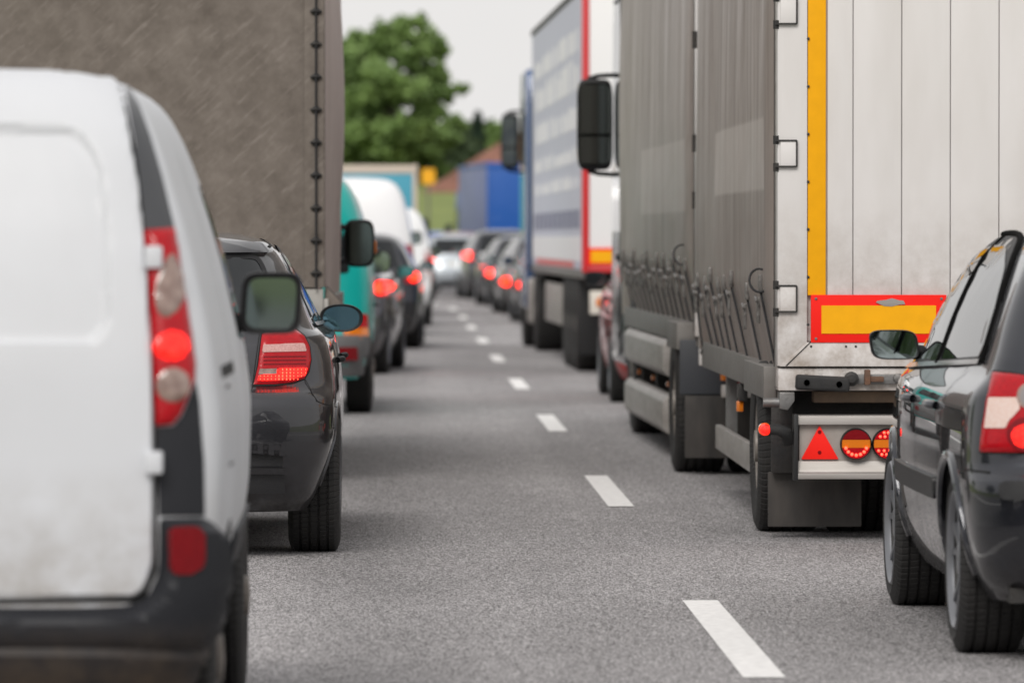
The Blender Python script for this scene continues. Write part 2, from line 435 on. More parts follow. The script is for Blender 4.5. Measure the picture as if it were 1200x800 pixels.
def mirror_pod(root, c, w, h, d, side, m, glass=M_MIRR, ex=3.2, rim=.86, arm=.12, skew=0, armz=-.3, glass_in=.006):
    # housing that bulges forward (+y), its glass facing the rear
    mb = MB(); n = 32; rings = []
    def R(k, yo, sh=0): return [(c[0]+sh+(p[0])*k + skew*p[1]*side, c[1]+yo, c[2]+p[1]*k) for p in ellipse(0, 0, w/2, h/2, n, ex)]
    seq = [(rim, glass_in), (rim+.02, -.004), (.97, -.006), (1, .01), (.99, d*.35), (.9, d*.7), (.66, d*.93), (.3, d)]
    v = []
    for k, yo in seq: v += R(k, yo)
    f = []
    for i in range(len(seq)-1):
        for k in range(n): f.append((i*n+k, i*n+(k+1) % n, (i+1)*n+(k+1) % n, (i+1)*n+k))
    f.append(tuple((len(seq)-1)*n+k for k in range(n)))
    mb.add(v, f)
    if arm:
        x0 = c[0]-side*w*.42; mb.tube([(x0, c[1]+d*.45, c[2]+h*armz), (x0-side*arm*.5, c[1]+d*.5, c[2]+h*armz*1.05), (x0-side*arm, c[1]+d*.6, c[2]+h*armz*1.2)], [.03, .026, .035], 10)
    o = mb.build('mirror', m, root, angle=50)
    g = MB().add(R(rim, glass_in), [tuple(range(n))]); g.build('mirror_glass', glass, o)
    return o

# ------------------------------------------------------------------ the setting
def shift(y): return 0 if y < 108 else -(y-108)**2/1150
def asphalt():
    m = bpy.data.materials.new('asphalt'); m.use_nodes = True
    n = m.node_tree.nodes; L = m.node_tree.links; b = n['Principled BSDF']
    tc = n.new('ShaderNodeTexCoord')
    def nz(scale, detail, rough=.6, st=(1, 1, 1)):
        mp = n.new('ShaderNodeMapping'); mp.inputs['Scale'].default_value = st; L.new(tc.outputs['Object'], mp.inputs[0])
        q = n.new('ShaderNodeTexNoise'); q.inputs['Scale'].default_value = scale; q.inputs['Detail'].default_value = detail; q.inputs['Roughness'].default_value = rough
        L.new(mp.outputs[0], q.inputs[0]); return q.outputs[0]
    def mr(a, lo, hi, o0, o1):
        q = n.new('ShaderNodeMapRange'); q.inputs[1].default_value = lo; q.inputs[2].default_value = hi; q.inputs[3].default_value = o0; q.inputs[4].default_value = o1
        L.new(a, q.inputs[0]); return q.outputs[0]
    def op(o, a, bb):
        q = n.new('ShaderNodeMath'); q.operation = o; L.new(a, q.inputs[0])
        if isinstance(bb, (int, float)): q.inputs[1].default_value = bb
        else: L.new(bb, q.inputs[1])
        return q.outputs[0]
    def cells(scale, st):      # one random grey for each stone; stones stand up and hide the gaps behind them at this grazing view
        mp = n.new('ShaderNodeMapping'); mp.inputs['Scale'].default_value = st; L.new(tc.outputs['Object'], mp.inputs[0])
        q = n.new('ShaderNodeTexVoronoi'); q.inputs['Scale'].default_value = scale; L.new(mp.outputs[0], q.inputs[0])
        sp = n.new('ShaderNodeSeparateColor'); L.new(q.outputs['Color'], sp.inputs[0]); return sp.outputs[0]
    grain = op('MULTIPLY', mr(cells(215, (1, .16, 1)), 0, 1, .3, 1.65), mr(cells(90, (1, .2, 1)), 0, 1, .84, 1.18))
    broad = mr(nz(.5, 6, .65, (1, .35, 1)), .3, .7, .78, 1.16)
    tracks = mr(nz(1.3, 3, .5, (1, .015, 1)), .35, .65, .88, 1.07)
    sx = n.new('ShaderNodeSeparateXYZ'); L.new(tc.outputs['Object'], sx.inputs[0])
    k = op('MULTIPLY', op('MULTIPLY', grain, broad), tracks)
    for c0 in (-1.5, -.05, 2.3, 3.8):      # polished wheel tracks
        d = op('ABSOLUTE', op('SUBTRACT', sx.outputs[0], c0), 0); k = op('MULTIPLY', k, mr(d, .12, .5, .87, 1.0))
    vo = n.new('ShaderNodeTexVoronoi'); vo.feature = 'DISTANCE_TO_EDGE'; vo.inputs['Scale'].default_value = .22
    mp = n.new('ShaderNodeMapping'); mp.inputs['Scale'].default_value = (1, .35, 1); L.new(tc.outputs['Object'], mp.inputs[0]); L.new(mp.outputs[0], vo.inputs[0])
    col = n.new('ShaderNodeMix'); col.data_type = 'RGBA'; col.blend_type = 'MULTIPLY'; col.inputs[0].default_value = 1
    col.inputs[6].default_value = (.272, .262, .264, 1)
    cb = n.new('ShaderNodeCombineColor'); [L.new(k, cb.inputs[i]) for i in range(3)]
    L.new(cb.outputs[0], col.inputs[7]); L.new(col.outputs[2], b.inputs['Base Color'])
    b.inputs['Roughness'].default_value = .82; b.inputs['Specular IOR Level'].default_value = .25
    bp = n.new('ShaderNodeBump'); bp.inputs['Strength'].default_value = .2; bp.inputs['Distance'].default_value = .006
    L.new(nz(60, 3, .7), bp.inputs['Height']); L.new(bp.outputs[0], b.inputs['Normal'])
    return m
M_ROAD = asphalt()
ys = [-90+4*i for i in range(50)] + [110+4*i for i in range(50)]
def strip(name, xa, xb, z, m, yy=ys, parent=None):
    v = []; f = []
    for y in yy: v += [(xa+shift(y), y, z), (xb+shift(y), y, z)]
    for i in range(len(yy)-1): f.append((2*i, 2*i+1, 2*i+3, 2*i+2))
    return MB().add(v, f).build(name, m, parent, smooth=False)
road = tag(strip('road', -3.7, 7.9, 0, M_ROAD), kind='structure')
M_PAINT = mat('road_paint', (.82, .81, .80), .7, var=.6, vscale=24, vcol=(.52, .51, .50), bump=.3, bscale=90)
k = 0
for i in range(-6, 24):
    ye = 22.7 + 11.95*i
    if ye < -30 or ye > 200: continue
    jx = .006*sin(i*3.1); strip('lane_dash', 1.17-.068+jx, 1.17+.068+jx, .004, M_PAINT, [ye-4.0+j for j in range(5)], road)
strip('edge_line', -2.75, -2.55, .004, M_PAINT, ys, road); strip('edge_line', 4.95, 5.15, .004, M_PAINT, ys, road)
M_GRASS = mat('grass', (.19, .23, .06), .9, var=.8, vscale=.5, vcol=(.10, .135, .035), bump=.8, bscale=12)
g = MB(); N = 44
def hill(x, y):
    base = -.05
    dx = x - (shift(y)+8.5) if y > 108 else x - 8.5
    r = smooth01((y-165)/75)*3.7*smooth01((dx+11)/14 if y > 165 else 0)
    r += smooth01((abs(x-2)-16)/60)*1.8*smooth01((y-40)/120)
    r += smooth01((y-260)/260)*2.0
    return base + r + (.10*noise.noise(Vector((x*.13, y*.13, 0))) if r > .05 else 0)
gx = [-900, -500, -250, -140, -90, -60] + [-44+2*i for i in range(45)] + [55, 80, 140, 250, 500, 900]
gy = [-600, -300, -120, -60, -20, 20, 60, 90, 110, 130, 145] + [155+4*i for i in range(30)] + [285, 310, 350, 420, 520, 700, 1000, 1500]
v = [(x, y, hill(x, y)) for y in gy for x in gx]; nx = len(gx)
MB().add(v, [(j*nx+i, j*nx+i+1, (j+1)*nx+i+1, (j+1)*nx+i) for j in range(len(gy)-1) for i in range(nx-1)]).build('ground', M_GRASS, angle=80)['kind'] = 'structure'

# ------------------------------------------------------------------ dark grey hatchback in the left lane (in focus)
CARB = mat('dark_grey_paint', (.050, .050, .056), .36, metal=.9, coat=1, dirt=(.05, .045, .04), dz=(.16, .5), coat_rough=.03)
def dark_hatch():
    r = tag(empty('hatchback_car', (-1.124, 25.62, 0)), 'dark grey hatchback with lit brake light, ahead of the white van', 'car')
    rows = [(.20, .16, 4.02, .745, .30, .5), (.26, .07, 4.12, .785, .33, .55), (.36, .02, 4.18, .825, .36, .6), (.45, .005, 4.2, .855, .37, .6), (.52, 0, 4.22, .872, .38, .6), (.56, .0, 4.22, .875, .38, .6),
            (.66, .006, 4.18, .875, .38, .6), (.70, .02, 4.1, .873, .37, .6), (.725, .05, 4.04, .871, .36, .6), (.745, .09, 3.99, .869, .34, .6), (.77, .11, 3.93, .867, .33, .6), (.86, .125, 3.55, .856, .33, .6), (.93, .14, 3.2, .84, .33, .6), (.965, .16, 3.05, .825, .33, .6), (1.0, .185, 2.9, .775, .34, .6),
            (1.1, .31, 2.66, .722, .36, .5), (1.2, .435, 2.45, .672, .37, .5), (1.285, .53, 2.25, .625, .37, .5), (1.325, .575, 2.12, .598, .36, .4), (1.345, .585, 2.08, .583, .36, .4), (1.365, .64, 2.0, .563, .36, .4), (1.385, .72, 1.92, .53, .35, .4), (1.41, .88, 1.8, .45, .35, .35),
            (1.425, 1.0, 1.7, .36, .3, .3), (1.433, 1.2, 1.6, .2, .2, .2)]
    S = Shell(r, rows, [(.80, .31), (3.46, .31)], taper=(.055, .08), paint=CARB, arch_r=.345, expn=3.3)
    c = S.cam
    # tail lamp, wrapped round the corner
    lamp = [(306.8, 392), (320, 388), (345, 386), (356, 394.5), (362, 406.8), (363.6, 420.8), (361, 434.8), (355.8, 443.5), (343.5, 447.9), (322.5, 450.5), (297, 450.8), (302.4, 427.8)]
    dome = lambda a, b, d: .006 + .012*sqrt(min(1, d/6))
    L = S.panel('tail_lamp', lamp, c, M_RED, off=dome, grid=3.2)
    S.panel('lamp_band', roundpoly([(307.5, 405), (354, 404), (356.5, 412.5), (306, 413.5)], 2), c, M_PINK, L, off=.0205, grid=4)
    for i in range(3):
        y = 418 + i*4.2
        S.panel('lamp_rib', roundpoly([(308, y), (355, y-.4), (356, y+1.0), (307.5, y+1.4)], .5), c, M_REDDK, L, off=.0200, grid=4)
    S.panel('reverse_lamp', roundpoly([(303.5, 432.5), (323, 432), (322.5, 438.5), (302, 439)], 1), c, M_CLEAR, L, off=.0203, grid=4)
    lit = S.panel('brake_light', roundpoly([(325, 431.5), (357.5, 431), (355, 441), (343, 444.5), (322, 447), (301, 447), (302.5, 440.5), (325, 440)], 1.5), c, M_LIT, L, off=.0198, grid=4)
    dm = MB()
    for j in range(4):
        for i in range(13):
            px = 304 + i*4.2; py = 433.5 + j*4
            if px < 326 and j < 2: continue
            if px > 353 and j > 1 or px > 346 and j > 2: continue
            h, nn = S.hit(c, px, py); p = h + nn*.0235
            q = .0042 if 324 < px < 338 else .0028
            dm.box(p.x-q*.7, p.x+q*.7, p.y-.002, p.y+.002, p.z-q, p.z+q)
    S.panel('lamp_gasket', [(a+(a-330)*.045, b+(b-420)*.06) for a, b in lamp], c, M_SEAM, off=.0025, grid=5)
    dm.build('led_array', M_LITDOT, L, smooth=False)['kind'] = 'stuff'
    # hatch seams, bumper seams
    S.line('hatch_seam', [(305, 384), (299.5, 425), (296, 451), (293.5, 461), (288, 469), (280, 473), (262, 475), (150, 477)], c, .9, M_SEAM)
    S.line('bumper_seam', [(357, 444), (362, 453), (366, 462), (371.5, 470), (380, 473.5), (392, 476), (397, 477)], c, .9, M_SEAM)
    # rear window, spoiler and roof joints
    win = [(-.60, 1.005), (.60, 1.005), (.565, 1.14), (.53, 1.26), (.50, 1.312), (-.50, 1.312), (-.53, 1.26), (-.565, 1.14)]
    S.panel('rear_window', roundpoly(win, .03), S.rear, M_GLASS, off=.004, grid=.06, mirror=False)
    S.line('window_seal', roundpoly(win, .03), S.rear, .018, M_TRIM, off=.006, closed=True, mirror=False)
    S.line('spoiler_seam', [(-.53, 1.345), (-.4, 1.366), (0, 1.38), (.4, 1.366), (.53, 1.345)], S.rear, .006, M_SEAM, mirror=False)
    S.panel('roof_spoiler', roundpoly([(-.545, 1.327), (.545, 1.327), (.515, 1.366), (.3, 1.378), (-.3, 1.378), (-.515, 1.366)], .012), S.rear, CARB, off=.016, grid=.04, mirror=False)
    S.panel('high_brake_light', [(-.16, 1.329), (.16, 1.329), (.16, 1.338), (-.16, 1.338)], S.rear, M_REDDK, off=.018, grid=.08, mirror=False)
    S.line('roof_joint', [(.88, 1.36), (1.5, 1.395), (2.0, 1.37)], S.side, .008, M_SEAM)
    S.sgn = 1
    # side windows and trim
    S.panel('side_window', roundpoly([(.92, 1.03), (1.62, 1.02), (1.66, 1.335), (1.40, 1.325), (1.12, 1.22)], .03), S.side, M_GLASS, off=.004, grid=.07)
    S.panel('side_window', roundpoly([(1.72, 1.02), (2.62, 1.01), (2.35, 1.19), (2.05, 1.31), (1.74, 1.335)], .03), S.side, M_GLASS, off=.004, grid=.07)
    fr = [(.84, 1.015), (1.09, 1.235), (1.38, 1.345), (1.72, 1.357), (2.07, 1.335), (2.40, 1.2), (2.72, 1.0)]
    S.line('window_trim', fr, S.side, .022, M_TRIM, off=.006); S.line('belt_trim', [(.84, 1.012), (2.72, .998)], S.side, .016, M_CHROME, off=.008)
    S.line('door_seam', [(.98, .42), (1.02, .75), (.92, .98)], S.side, .007, M_SEAM); S.line('door_seam', [(1.69, .3), (1.69, 1.0)], S.side, .007, M_SEAM)
    for yy in (1.22, 2.1):
        for sg in (1, -1):
            S.sgn = sg; h, nn = S.hit(S.side, yy, .845)
            MB().tube([h+nn*.004, h+nn*.022+Vector((0, .02, 0)), h+nn*.026+Vector((0, .1, 0)), h+nn*.022+Vector((0, .17, 0)), h+nn*.004+Vector((0, .19, 0))], .013, 8).build('door_handle', M_TRIM, r)
    S.sgn = 1
    # rear bumper details
    S.panel('bumper_recess', roundpoly([(100, 515), (318, 516.5), (327, 521), (331.5, 531), (331.5, 546), (100, 546)], 3), c, mat('recess_plastic', (.022, .022, .024), .6, bump=.2, bscale=250), off=.001, grid=9, mirror=False)
    S.panel('bumper_lip', [(100, 506), (300, 507), (318, 508.5), (328, 512), (334, 521), (336.5, 533), (332.5, 533), (331, 523), (325.5, 517.5), (316, 514.6), (100, 513)], c, CARB, off=.030, grid=6, mirror=False)
    S.panel('bumper_blade', roundpoly([(100, 546.5), (332, 546.5), (332, 553), (100, 553)], 1), c, CARB, off=.034, grid=9, mirror=False)
    S.panel('valance', roundpoly([(100, 553.5), (332, 553.5), (332, 576), (100, 577)], 1), c, mat('recess_plastic', (.022, .022, .024), .6, bump=.2, bscale=250), off=.015, grid=9, mirror=False)
    MB().box(-.62, .62, .34, .7, .21, .25).build('under_tray', M_BLK, r, bevel=.01)
    MB().tube([(.45, .7, .26), (.1, .6, .26), (-.3, .4, .25), (-.35, .16, .235)], .03, 10).build('exhaust_pipe', M_DARKST, r)
    MB().tube([(-.62, .80, .30), (.62, .80, .30)], .045, 10).build('rear_axle', M_DARKST, r)
    # arch lips
    for ya in (.80, 3.46):
        for sg in (1, -1):
            S.sgn = sg; pts = []
            for i in range(19):
                t = radians(-12 + 204*i/18); y, z = ya+.352*cos(t), .31+.352*sin(t)
                if z < .24: continue
                h, nn = S.hit(S.side, y, z); pts.append(h)
            MB().tube(pts, .009, 6).build('arch_lip', CARB, r)
    for x, sd in ((.755, 1), (-.755, -1)):
        wheel(r, x, .80, .318, .225, .215, 'alloy', sd); wheel(r, x*.985, 3.46, .318, .205, .215, 'alloy', sd)
    mirror_pod(r, (.855, 2.86, 1.014), .212, .136, .12, 1, M_TRIM, M_MIRRB, ex=2.3, rim=.83, arm=.09, armz=-.25)
    mirror_pod(r, (-.855, 2.86, 1.014), .212, .136, .12, -1, M_TRIM, M_MIRRB, ex=2.3, rim=.83, arm=.09, armz=-.25)
dark_hatch()

# ------------------------------------------------------------------ white panel van, nearest on the left
VANW = mat('white_van_paint', (.60, .615, .645), .55, coat=.15, dirt=(.30, .27, .235), dz=(.40, .85), coat_rough=.3, var=.5, vscale=2.2, vcol=(.52, .53, .55), spec=.25)
VANB = mat('dark_grey_bumper', (.018, .019, .023), .55, spec=.3, dirt=(.11, .08, .055), dz=(.26, .46), bump=.1, bscale=200)
def white_van():
    r = tag(empty('panel_van', (-1.345, 14.5, 0)), 'white panel van seen from behind with a tall red tail light', 'van')
    rows = [(.30, .14, 4.05, .80, .20, .5), (.38, .085, 4.13, .845, .18, .5), (.45, .066, 4.18, .870, .16, .5), (.55, .062, 4.2, .897, .15, .5), (.68, .062, 4.2, .918, .15, .5), (.72, .063, 4.2, .921, .15, .5),
            (.90, .07, 4.05, .925, .15, .5), (1.05, .08, 3.6, .911, .15, .5), (1.27, .12, 3.2, .868, .15, .5), (1.42, .155, 2.98, .828, .15, .5), (1.5, .18, 2.85, .803, .15, .4), (1.62, .225, 2.65, .763, .15, .4), (1.70, .27, 2.5, .729, .16, .4), (1.76, .32, 2.4, .69, .18, .4),
            (1.795, .38, 2.3, .645, .22, .4), (1.812, .46, 2.2, .57, .26, .35), (1.824, .65, 2.1, .42, .25, .3), (1.83, .85, 1.95, .22, .2, .2)]
    S = Shell(r, rows, [(.78, .32), (3.46, .32)], taper=(.02, .06), paint=VANW, arch_r=.355, expn=7, yc=1.6)
    c = S.cam
    press = roundpoly([(-230, 146), (92, 152), (120, 190), (128, 270), (130, 380), (112, 405), (-230, 405)], [1, 40, 30, 10, 25, 12, 1], 6)
    def doff(a, b, d):
        o = .020*sqrt(min(1, d/4)); dd = poly_dist((a, b), press)
        if inside((a, b), press): o -= .017*smooth01(dd/7)
        return o
    S.panel('rear_door', roundpoly([(-180, 84), (60, 87), (138, 96), (150, 150), (162, 215), (170, 290), (177, 390), (180, 480), (180.5, 660), (165, 700), (-180, 705)], [1, 5, 12, 5, 5, 5, 5, 5, 20, 25, 1], 5), c, VANW, off=doff, grid=5, base=-.008)
    S.panel('door_gap', roundpoly([(-182, 80), (60, 83), (141, 92), (154, 150), (166, 215), (174, 290), (181, 390), (184.5, 480), (185, 668), (168, 706), (-182, 709)], 6), c, M_SEAM, off=.0008, grid=12)
    S.panel('pillar_trim', [(146, 98), (152, 103), (163, 124), (176, 160), (190, 208), (204, 267), (170, 270), (164.5, 215), (157, 160)], c, mat('grey_pillar_trim', (.045, .047, .052), .3, coat=.3), off=.003, grid=7)
    lamp = roundpoly([(168, 270), (204, 267.5), (212, 320), (222, 380), (228.5, 425), (227, 446), (211, 486), (202, 497), (182.5, 499), (179, 420), (174, 330)], 4)
    L = S.panel('tail_lamp', lamp, c, M_RED, off=lambda a, b, d: .006+.02*sqrt(min(1, d/12)), grid=5)
    S.panel('reverse_lamp', roundpoly([(196, 297), (207, 318), (211.5, 345), (206, 366), (191, 377), (181, 366), (178.5, 345), (184, 320)], 9), c, M_CLEAR, L, off=lambda a, b, d: .026+.006*sqrt(min(1, d/10)), grid=6)
    S.panel('brake_light', ellipse(198, 407, 19, 17), c, M_LIT, L, off=lambda a, b, d: .026+.005*sqrt(min(1, d/8)), grid=6)
    S.panel('indicator_lamp', ellipse(200, 452, 18.5, 20), c, M_CLEAR, L, off=lambda a, b, d: .026+.006*sqrt(min(1, d/8)), grid=6)
    S.panel('corner_trim', roundpoly([(184, 500), (203, 499), (213, 487), (229, 448), (233, 470), (238, 540), (239, 604), (186, 604)], 2), c, VANB, off=.004, grid=8)
    for y in (301, 541):
        h, nn = S.hit(c, 181, y)
        for sg in (1, -1):
            MB().box(sg*(h.x)-.022, sg*(h.x)+.022, h.y-.05, h.y+.01, h.z-.028, h.z+.028).build('door_hinge', VANW, r, bevel=.008)
    bump = roundpoly([(-560, 712), (100, 711), (150, 709), (172, 700), (186, 672), (187, 607), (238, 606), (252, 614), (262, 628), (258, 690), (242, 745), (212, 800), (-560, 835)], [2, 20, 30, 20, 14, 5, 8, 8, 8, 20, 20, 16, 2])
    S.panel('rear_bumper', bump, c, VANB, off=lambda a, b, d: .002 + .06*smooth01(d/13) - .014*smooth01(1-abs(b-748)/9), grid=7, mirror=False)
    S.panel('reflector', roundpoly([(193, 616), (225, 614), (225, 655), (216, 668), (194, 670)], 9), c, M_REDDK, off=.066, grid=8)
    S.sgn = 1
    S.line('fuel_flap_seam', roundpoly([(.55, .82), (.78, .82), (.78, 1.02), (.55, 1.02)], .03), S.side, .007, M_SEAM, closed=True)
    S.line('side_door_seam', [(1.15, .5), (1.15, 1.62)], S.side, .01, M_SEAM); S.line('door_rail', [(.45, 1.06), (1.15, 1.06)], S.side, .03, M_SEAM)
    S.line('side_door_seam', [(2.0, .5), (2.0, 1.62)], S.side, .01, M_SEAM)
    S.panel('side_moulding', roundpoly([(1.2, .52), (2.9, .52), (2.9, .62), (1.2, .62)], .02), S.side, VANB, off=.012, grid=.2)
    S.panel('side_window', roundpoly([(2.08, 1.12), (3.1, 1.1), (2.7, 1.5), (2.08, 1.55)], .04), S.side, M_GLASS, grid=.12)
    for x, sd in ((.785, 1), (-.785, -1)):
        wheel(r, x, .78, .318, .195, .20, 'steel', sd); wheel(r, x, 3.46, .318, .195, .20, 'steel', sd)
    s = F/17.15
    for sd in (1, -1):
        mirror_pod(r, (sd*((318-VX)/s+1.345), 2.65, EYE-(355-VY)/s), .178, .182, .10, sd, M_TRIM, mat('van_mirror_glass', (.22, .27, .26), .04, metal=1), ex=5, rim=.80, arm=.1, skew=.05)
    MB().box(-.7, .7, .15, .5, .24, .29).build('under_tray', M_DARKST, r)
white_van()

# ------------------------------------------------------------------ black hatchback, lower right
CARK = mat('black_paint', (.030, .032, .040), .34, metal=.85, coat=1, coat_rough=.02, dirt=(.07, .063, .058), dz=(.12, .5))
def black_hatch():
    r = tag(empty('hatchback_car', (2.738, 19.12, 0)), 'black hatchback at the right edge, behind the curtain sided trailer', 'car')
    rows = [(.20, .20, 3.98, .78, .26, .5), (.28, .07, 4.1, .825, .28, .5), (.36, .02, 4.16, .852, .30, .55), (.46, 0, 4.2, .87, .31, .55), (.56, 0, 4.2, .878, .31, .6), (.60, .012, 4.18, .88, .31, .6), (.625, .05, 4.18, .88, .30, .6), (.66, .085, 4.15, .88, .28, .6),
            (.75, .10, 4.08, .877, .27, .6), (.84, .113, 3.85, .868, .27, .6), (.88, .12, 3.7, .856, .26, .55), (.91, .127, 3.58, .832, .25, .5), (.95, .14, 3.44, .797, .24, .45), (1.0, .16, 3.26, .777, .22, .4), (1.1, .235, 3.06, .742, .20, .32), (1.2, .31, 2.88, .700, .20, .3),
            (1.3, .385, 2.68, .650, .22, .3), (1.36, .43, 2.52, .608, .28, .3), (1.40, .45, 2.40, .565, .3, .3), (1.435, .52, 2.25, .49, .33, .3), (1.46, .72, 2.1, .39, .3, .3), (1.475, .95, 1.95, .27, .25, .25), (1.482, 1.15, 1.8, .12, .15, .15)]
    S = Shell(r, rows, [(.81, .315), (3.385, .315)], taper=(.04, .125), paint=CARK, arch_r=.345, expn=4.2)
    c = S.cam; S.sgn = -1
    # tail lamp
    lamp = roundpoly([(1165, 436), (1186, 438), (1243, 447), (1240, 531), (1150, 530), (1152, 510), (1158, 470)], 4)
    L = S.panel('tail_lamp', lamp, c, M_RED, off=lambda a, b, d: .005+.012*sqrt(min(1, d/7)), grid=4)
    S.panel('indicator_lamp', roundpoly([(1163.5, 467), (1196, 467), (1199, 480), (1186, 494), (1182.5, 502.5), (1158.5, 502.5)], 2.5), c, mat('frosted_clear_lens', (.66, .47, .40), .18, coat=1, var=.6, vscale=90, vcol=(.72, .62, .58)), L, off=.0195, grid=4)
    S.panel('brake_light', ellipse(1206, 510, 22, 20), c, M_REDDK, L, off=.0205, grid=4)
    S.panel('brake_glow', ellipse(1206, 512, 17, 14), c, M_LIT, L, off=.0225, grid=4)
    S.panel('lamp_ring', ellipse(1209, 466, 14, 14), c, M_CLEAR, L, off=.021, grid=4); S.panel('reverse_lamp', ellipse(1209, 466, 10, 10), c, mat('grey_lens', (.22, .2, .2), .15, coat=1), L, off=.023, grid=4)
    S.panel('lamp_gasket', [(a+(a-1198)*.03, b+(b-484)*.05) for a, b in lamp], c, M_SEAM, off=.002, grid=7)
    # hatch and rear window
    win = [(-.60, .99), (.60, .99), (.585, 1.1), (.535, 1.28), (.49, 1.37), (-.49, 1.37), (-.535, 1.28), (-.60, 1.1)]
    S.panel('rear_window', roundpoly(win, .05), S.rear, M_GLASS, off=.004, grid=.08, mirror=False)
    S.line('hatch_seam', [(-.60, .64), (-.64, .72), (-.645, .96), (-.625, 1.08), (-.575, 1.25), (-.52, 1.40)], S.rear, .007, M_SEAM)
    S.panel('number_plate_recess', roundpoly([(-.30, .70), (.30, .70), (.28, .84), (-.28, .84)], .03), S.rear, M_BLK, off=.003, grid=.1, mirror=False)
    # bumper: protective strip and lower valance
    S.panel('bumper_strip', roundpoly([(-.76, .545), (.76, .545), (.76, .60), (-.76, .60)], .02), S.rear, M_BLK, off=.014, grid=.08, mirror=False)
    S.panel('valance', roundpoly([(-.60, .26), (.60, .26), (.66, .36), (-.66, .36)], .02), S.rear, M_BLK, off=.006, grid=.08, mirror=False)
    S.line('bumper_seam', [(.19, .63), (.30, .635), (.50, .62)], S.side, .007, M_SEAM)
    # side glass, frames, trims
    front = roundpoly([(1.98, .96), (3.10, .93), (2.86, 1.12), (2.60, 1.26), (2.34, 1.345), (1.98, 1.372)], .025)
    rear_ = roundpoly([(.72, 1.0), (1.90, .965), (1.90, 1.372), (1.45, 1.368), (1.02, 1.29), (.74, 1.12)], [.05, .02, .02, .1, .1, .08])
    S.panel('window_surround', roundpoly([(.62, .975), (3.24, .905), (2.92, 1.16), (2.66, 1.30), (2.38, 1.385), (1.95, 1.408), (1.42, 1.402), (.98, 1.325), (.64, 1.14)], .18, 6), S.side, M_TRIM, off=.002, grid=.07)
    path = [(3.26, .915), (2.93, 1.165), (2.67, 1.305), (2.38, 1.392), (1.95, 1.414), (1.42, 1.405), (1.12, 1.37), (.90, 1.295), (.75, 1.195), (.66, 1.09), (.625, .98)]
    sm = [Vector(path[0])]
    for i in range(len(path)-1):
        p0, p1, p2, p3 = [Vector(path[max(0, min(len(path)-1, i+d))]) for d in (-1, 0, 1, 2)]
        for k in range(1, 6):
            t = k/5; sm.append(.5*((2*p1)+(p2-p0)*t+(2*p0-5*p1+4*p2-p3)*t*t+(3*p1-p0-3*p2+p3)*t**3))
    for sg in (1, -1):
        S.sgn = sg; MB().tube([S.hit(S.side, q.x, q.y)[0]+Vector((sg*.004, 0, .002)) for q in sm], .0125, 8).build('window_frame', mat('matt_black_seal', (.006, .006, .006), .9, spec=.05), r)
        for yb in (1.94,): MB().tube([S.hit(S.side, yb+.02*(1-k/6), .95+.455*k/6)[0]+Vector((sg*.003, 0, 0)) for k in range(7)], .011, 8).build('door_pillar', bpy.data.materials['matt_black_seal'], r)
    S.sgn = -1
    S.panel('side_window', front, S.side, M_GLASS, off=.005, grid=.07); S.panel('side_window', rear_, S.side, M_GLASS, off=.005, grid=.07)
    S.line('belt_trim', [(.70, .982), (3.12, .915)], S.side, .018, M_CHROME, off=.009)
    S.line('door_seam', [(1.08, .42), (1.16, .62), (1.10, .8), (.95, .96)], S.side, .007, M_SEAM)
    S.line('door_seam', [(1.95, .36), (1.95, .93)], S.side, .007, M_SEAM); S.line('door_seam', [(2.95, .36), (2.99, .90)], S.side, .007, M_SEAM)
    S.panel('side_moulding', roundpoly([(1.2, .50), (2.93, .50), (2.93, .575), (1.2, .575)], .015), S.side, M_BLK, off=.014, grid=.15)
    for yy in (1.28, 2.15):
        for sg in (1, -1):
            S.sgn = sg; h, nn = S.hit(S.side, yy, .82)
            MB().tube([h+nn*.002, h+nn*.02+Vector((0, .02, 0)), h+nn*.025+Vector((0, .1, 0)), h+nn*.02+Vector((0, .18, 0)), h+nn*.002+Vector((0, .20, 0))], .016, 8).build('door_handle', CARK, r)
    for ya in (.81, 3.385):
        for sg in (1, -1):
            S.sgn = sg; pts = []
            for i in range(25):
                t = radians(-14 + 208*i/24); y, z = ya+.352*cos(t), .315+.352*sin(t)
                if z < .23: continue
                h, nn = S.hit(S.side, y, z); pts.append(h + Vector((-sg*.004, 0, 0)))
            MB().tube(pts, .018, 8).build('arch_lip', CARK, r)
    S.sgn = -1
    for x, sd in ((.738, 1), (-.738, -1)):
        wheel(r, x, .81, .318, .225, .236, 'alloy', sd); wheel(r, x, 3.385, .318, .225, .236, 'alloy', sd)
    s = F/21.95
    for sd in (1, -1):
        mirror_pod(r, (sd*(2.738-1.858), 2.83, EYE-(404-VY)/s), .182, .112, .11, sd, M_TRIM, M_MIRR, ex=4, rim=.9, arm=.11, skew=.16, armz=-.25)
    MB().box(-.72, .72, .2, .6, .2, .25).build('under_tray', M_DARKST, r)
    MB().tube([(-.62, .81, .30), (.62, .81, .30)], .045, 10).build('rear_axle', M_DARKST, r)
black_hatch()

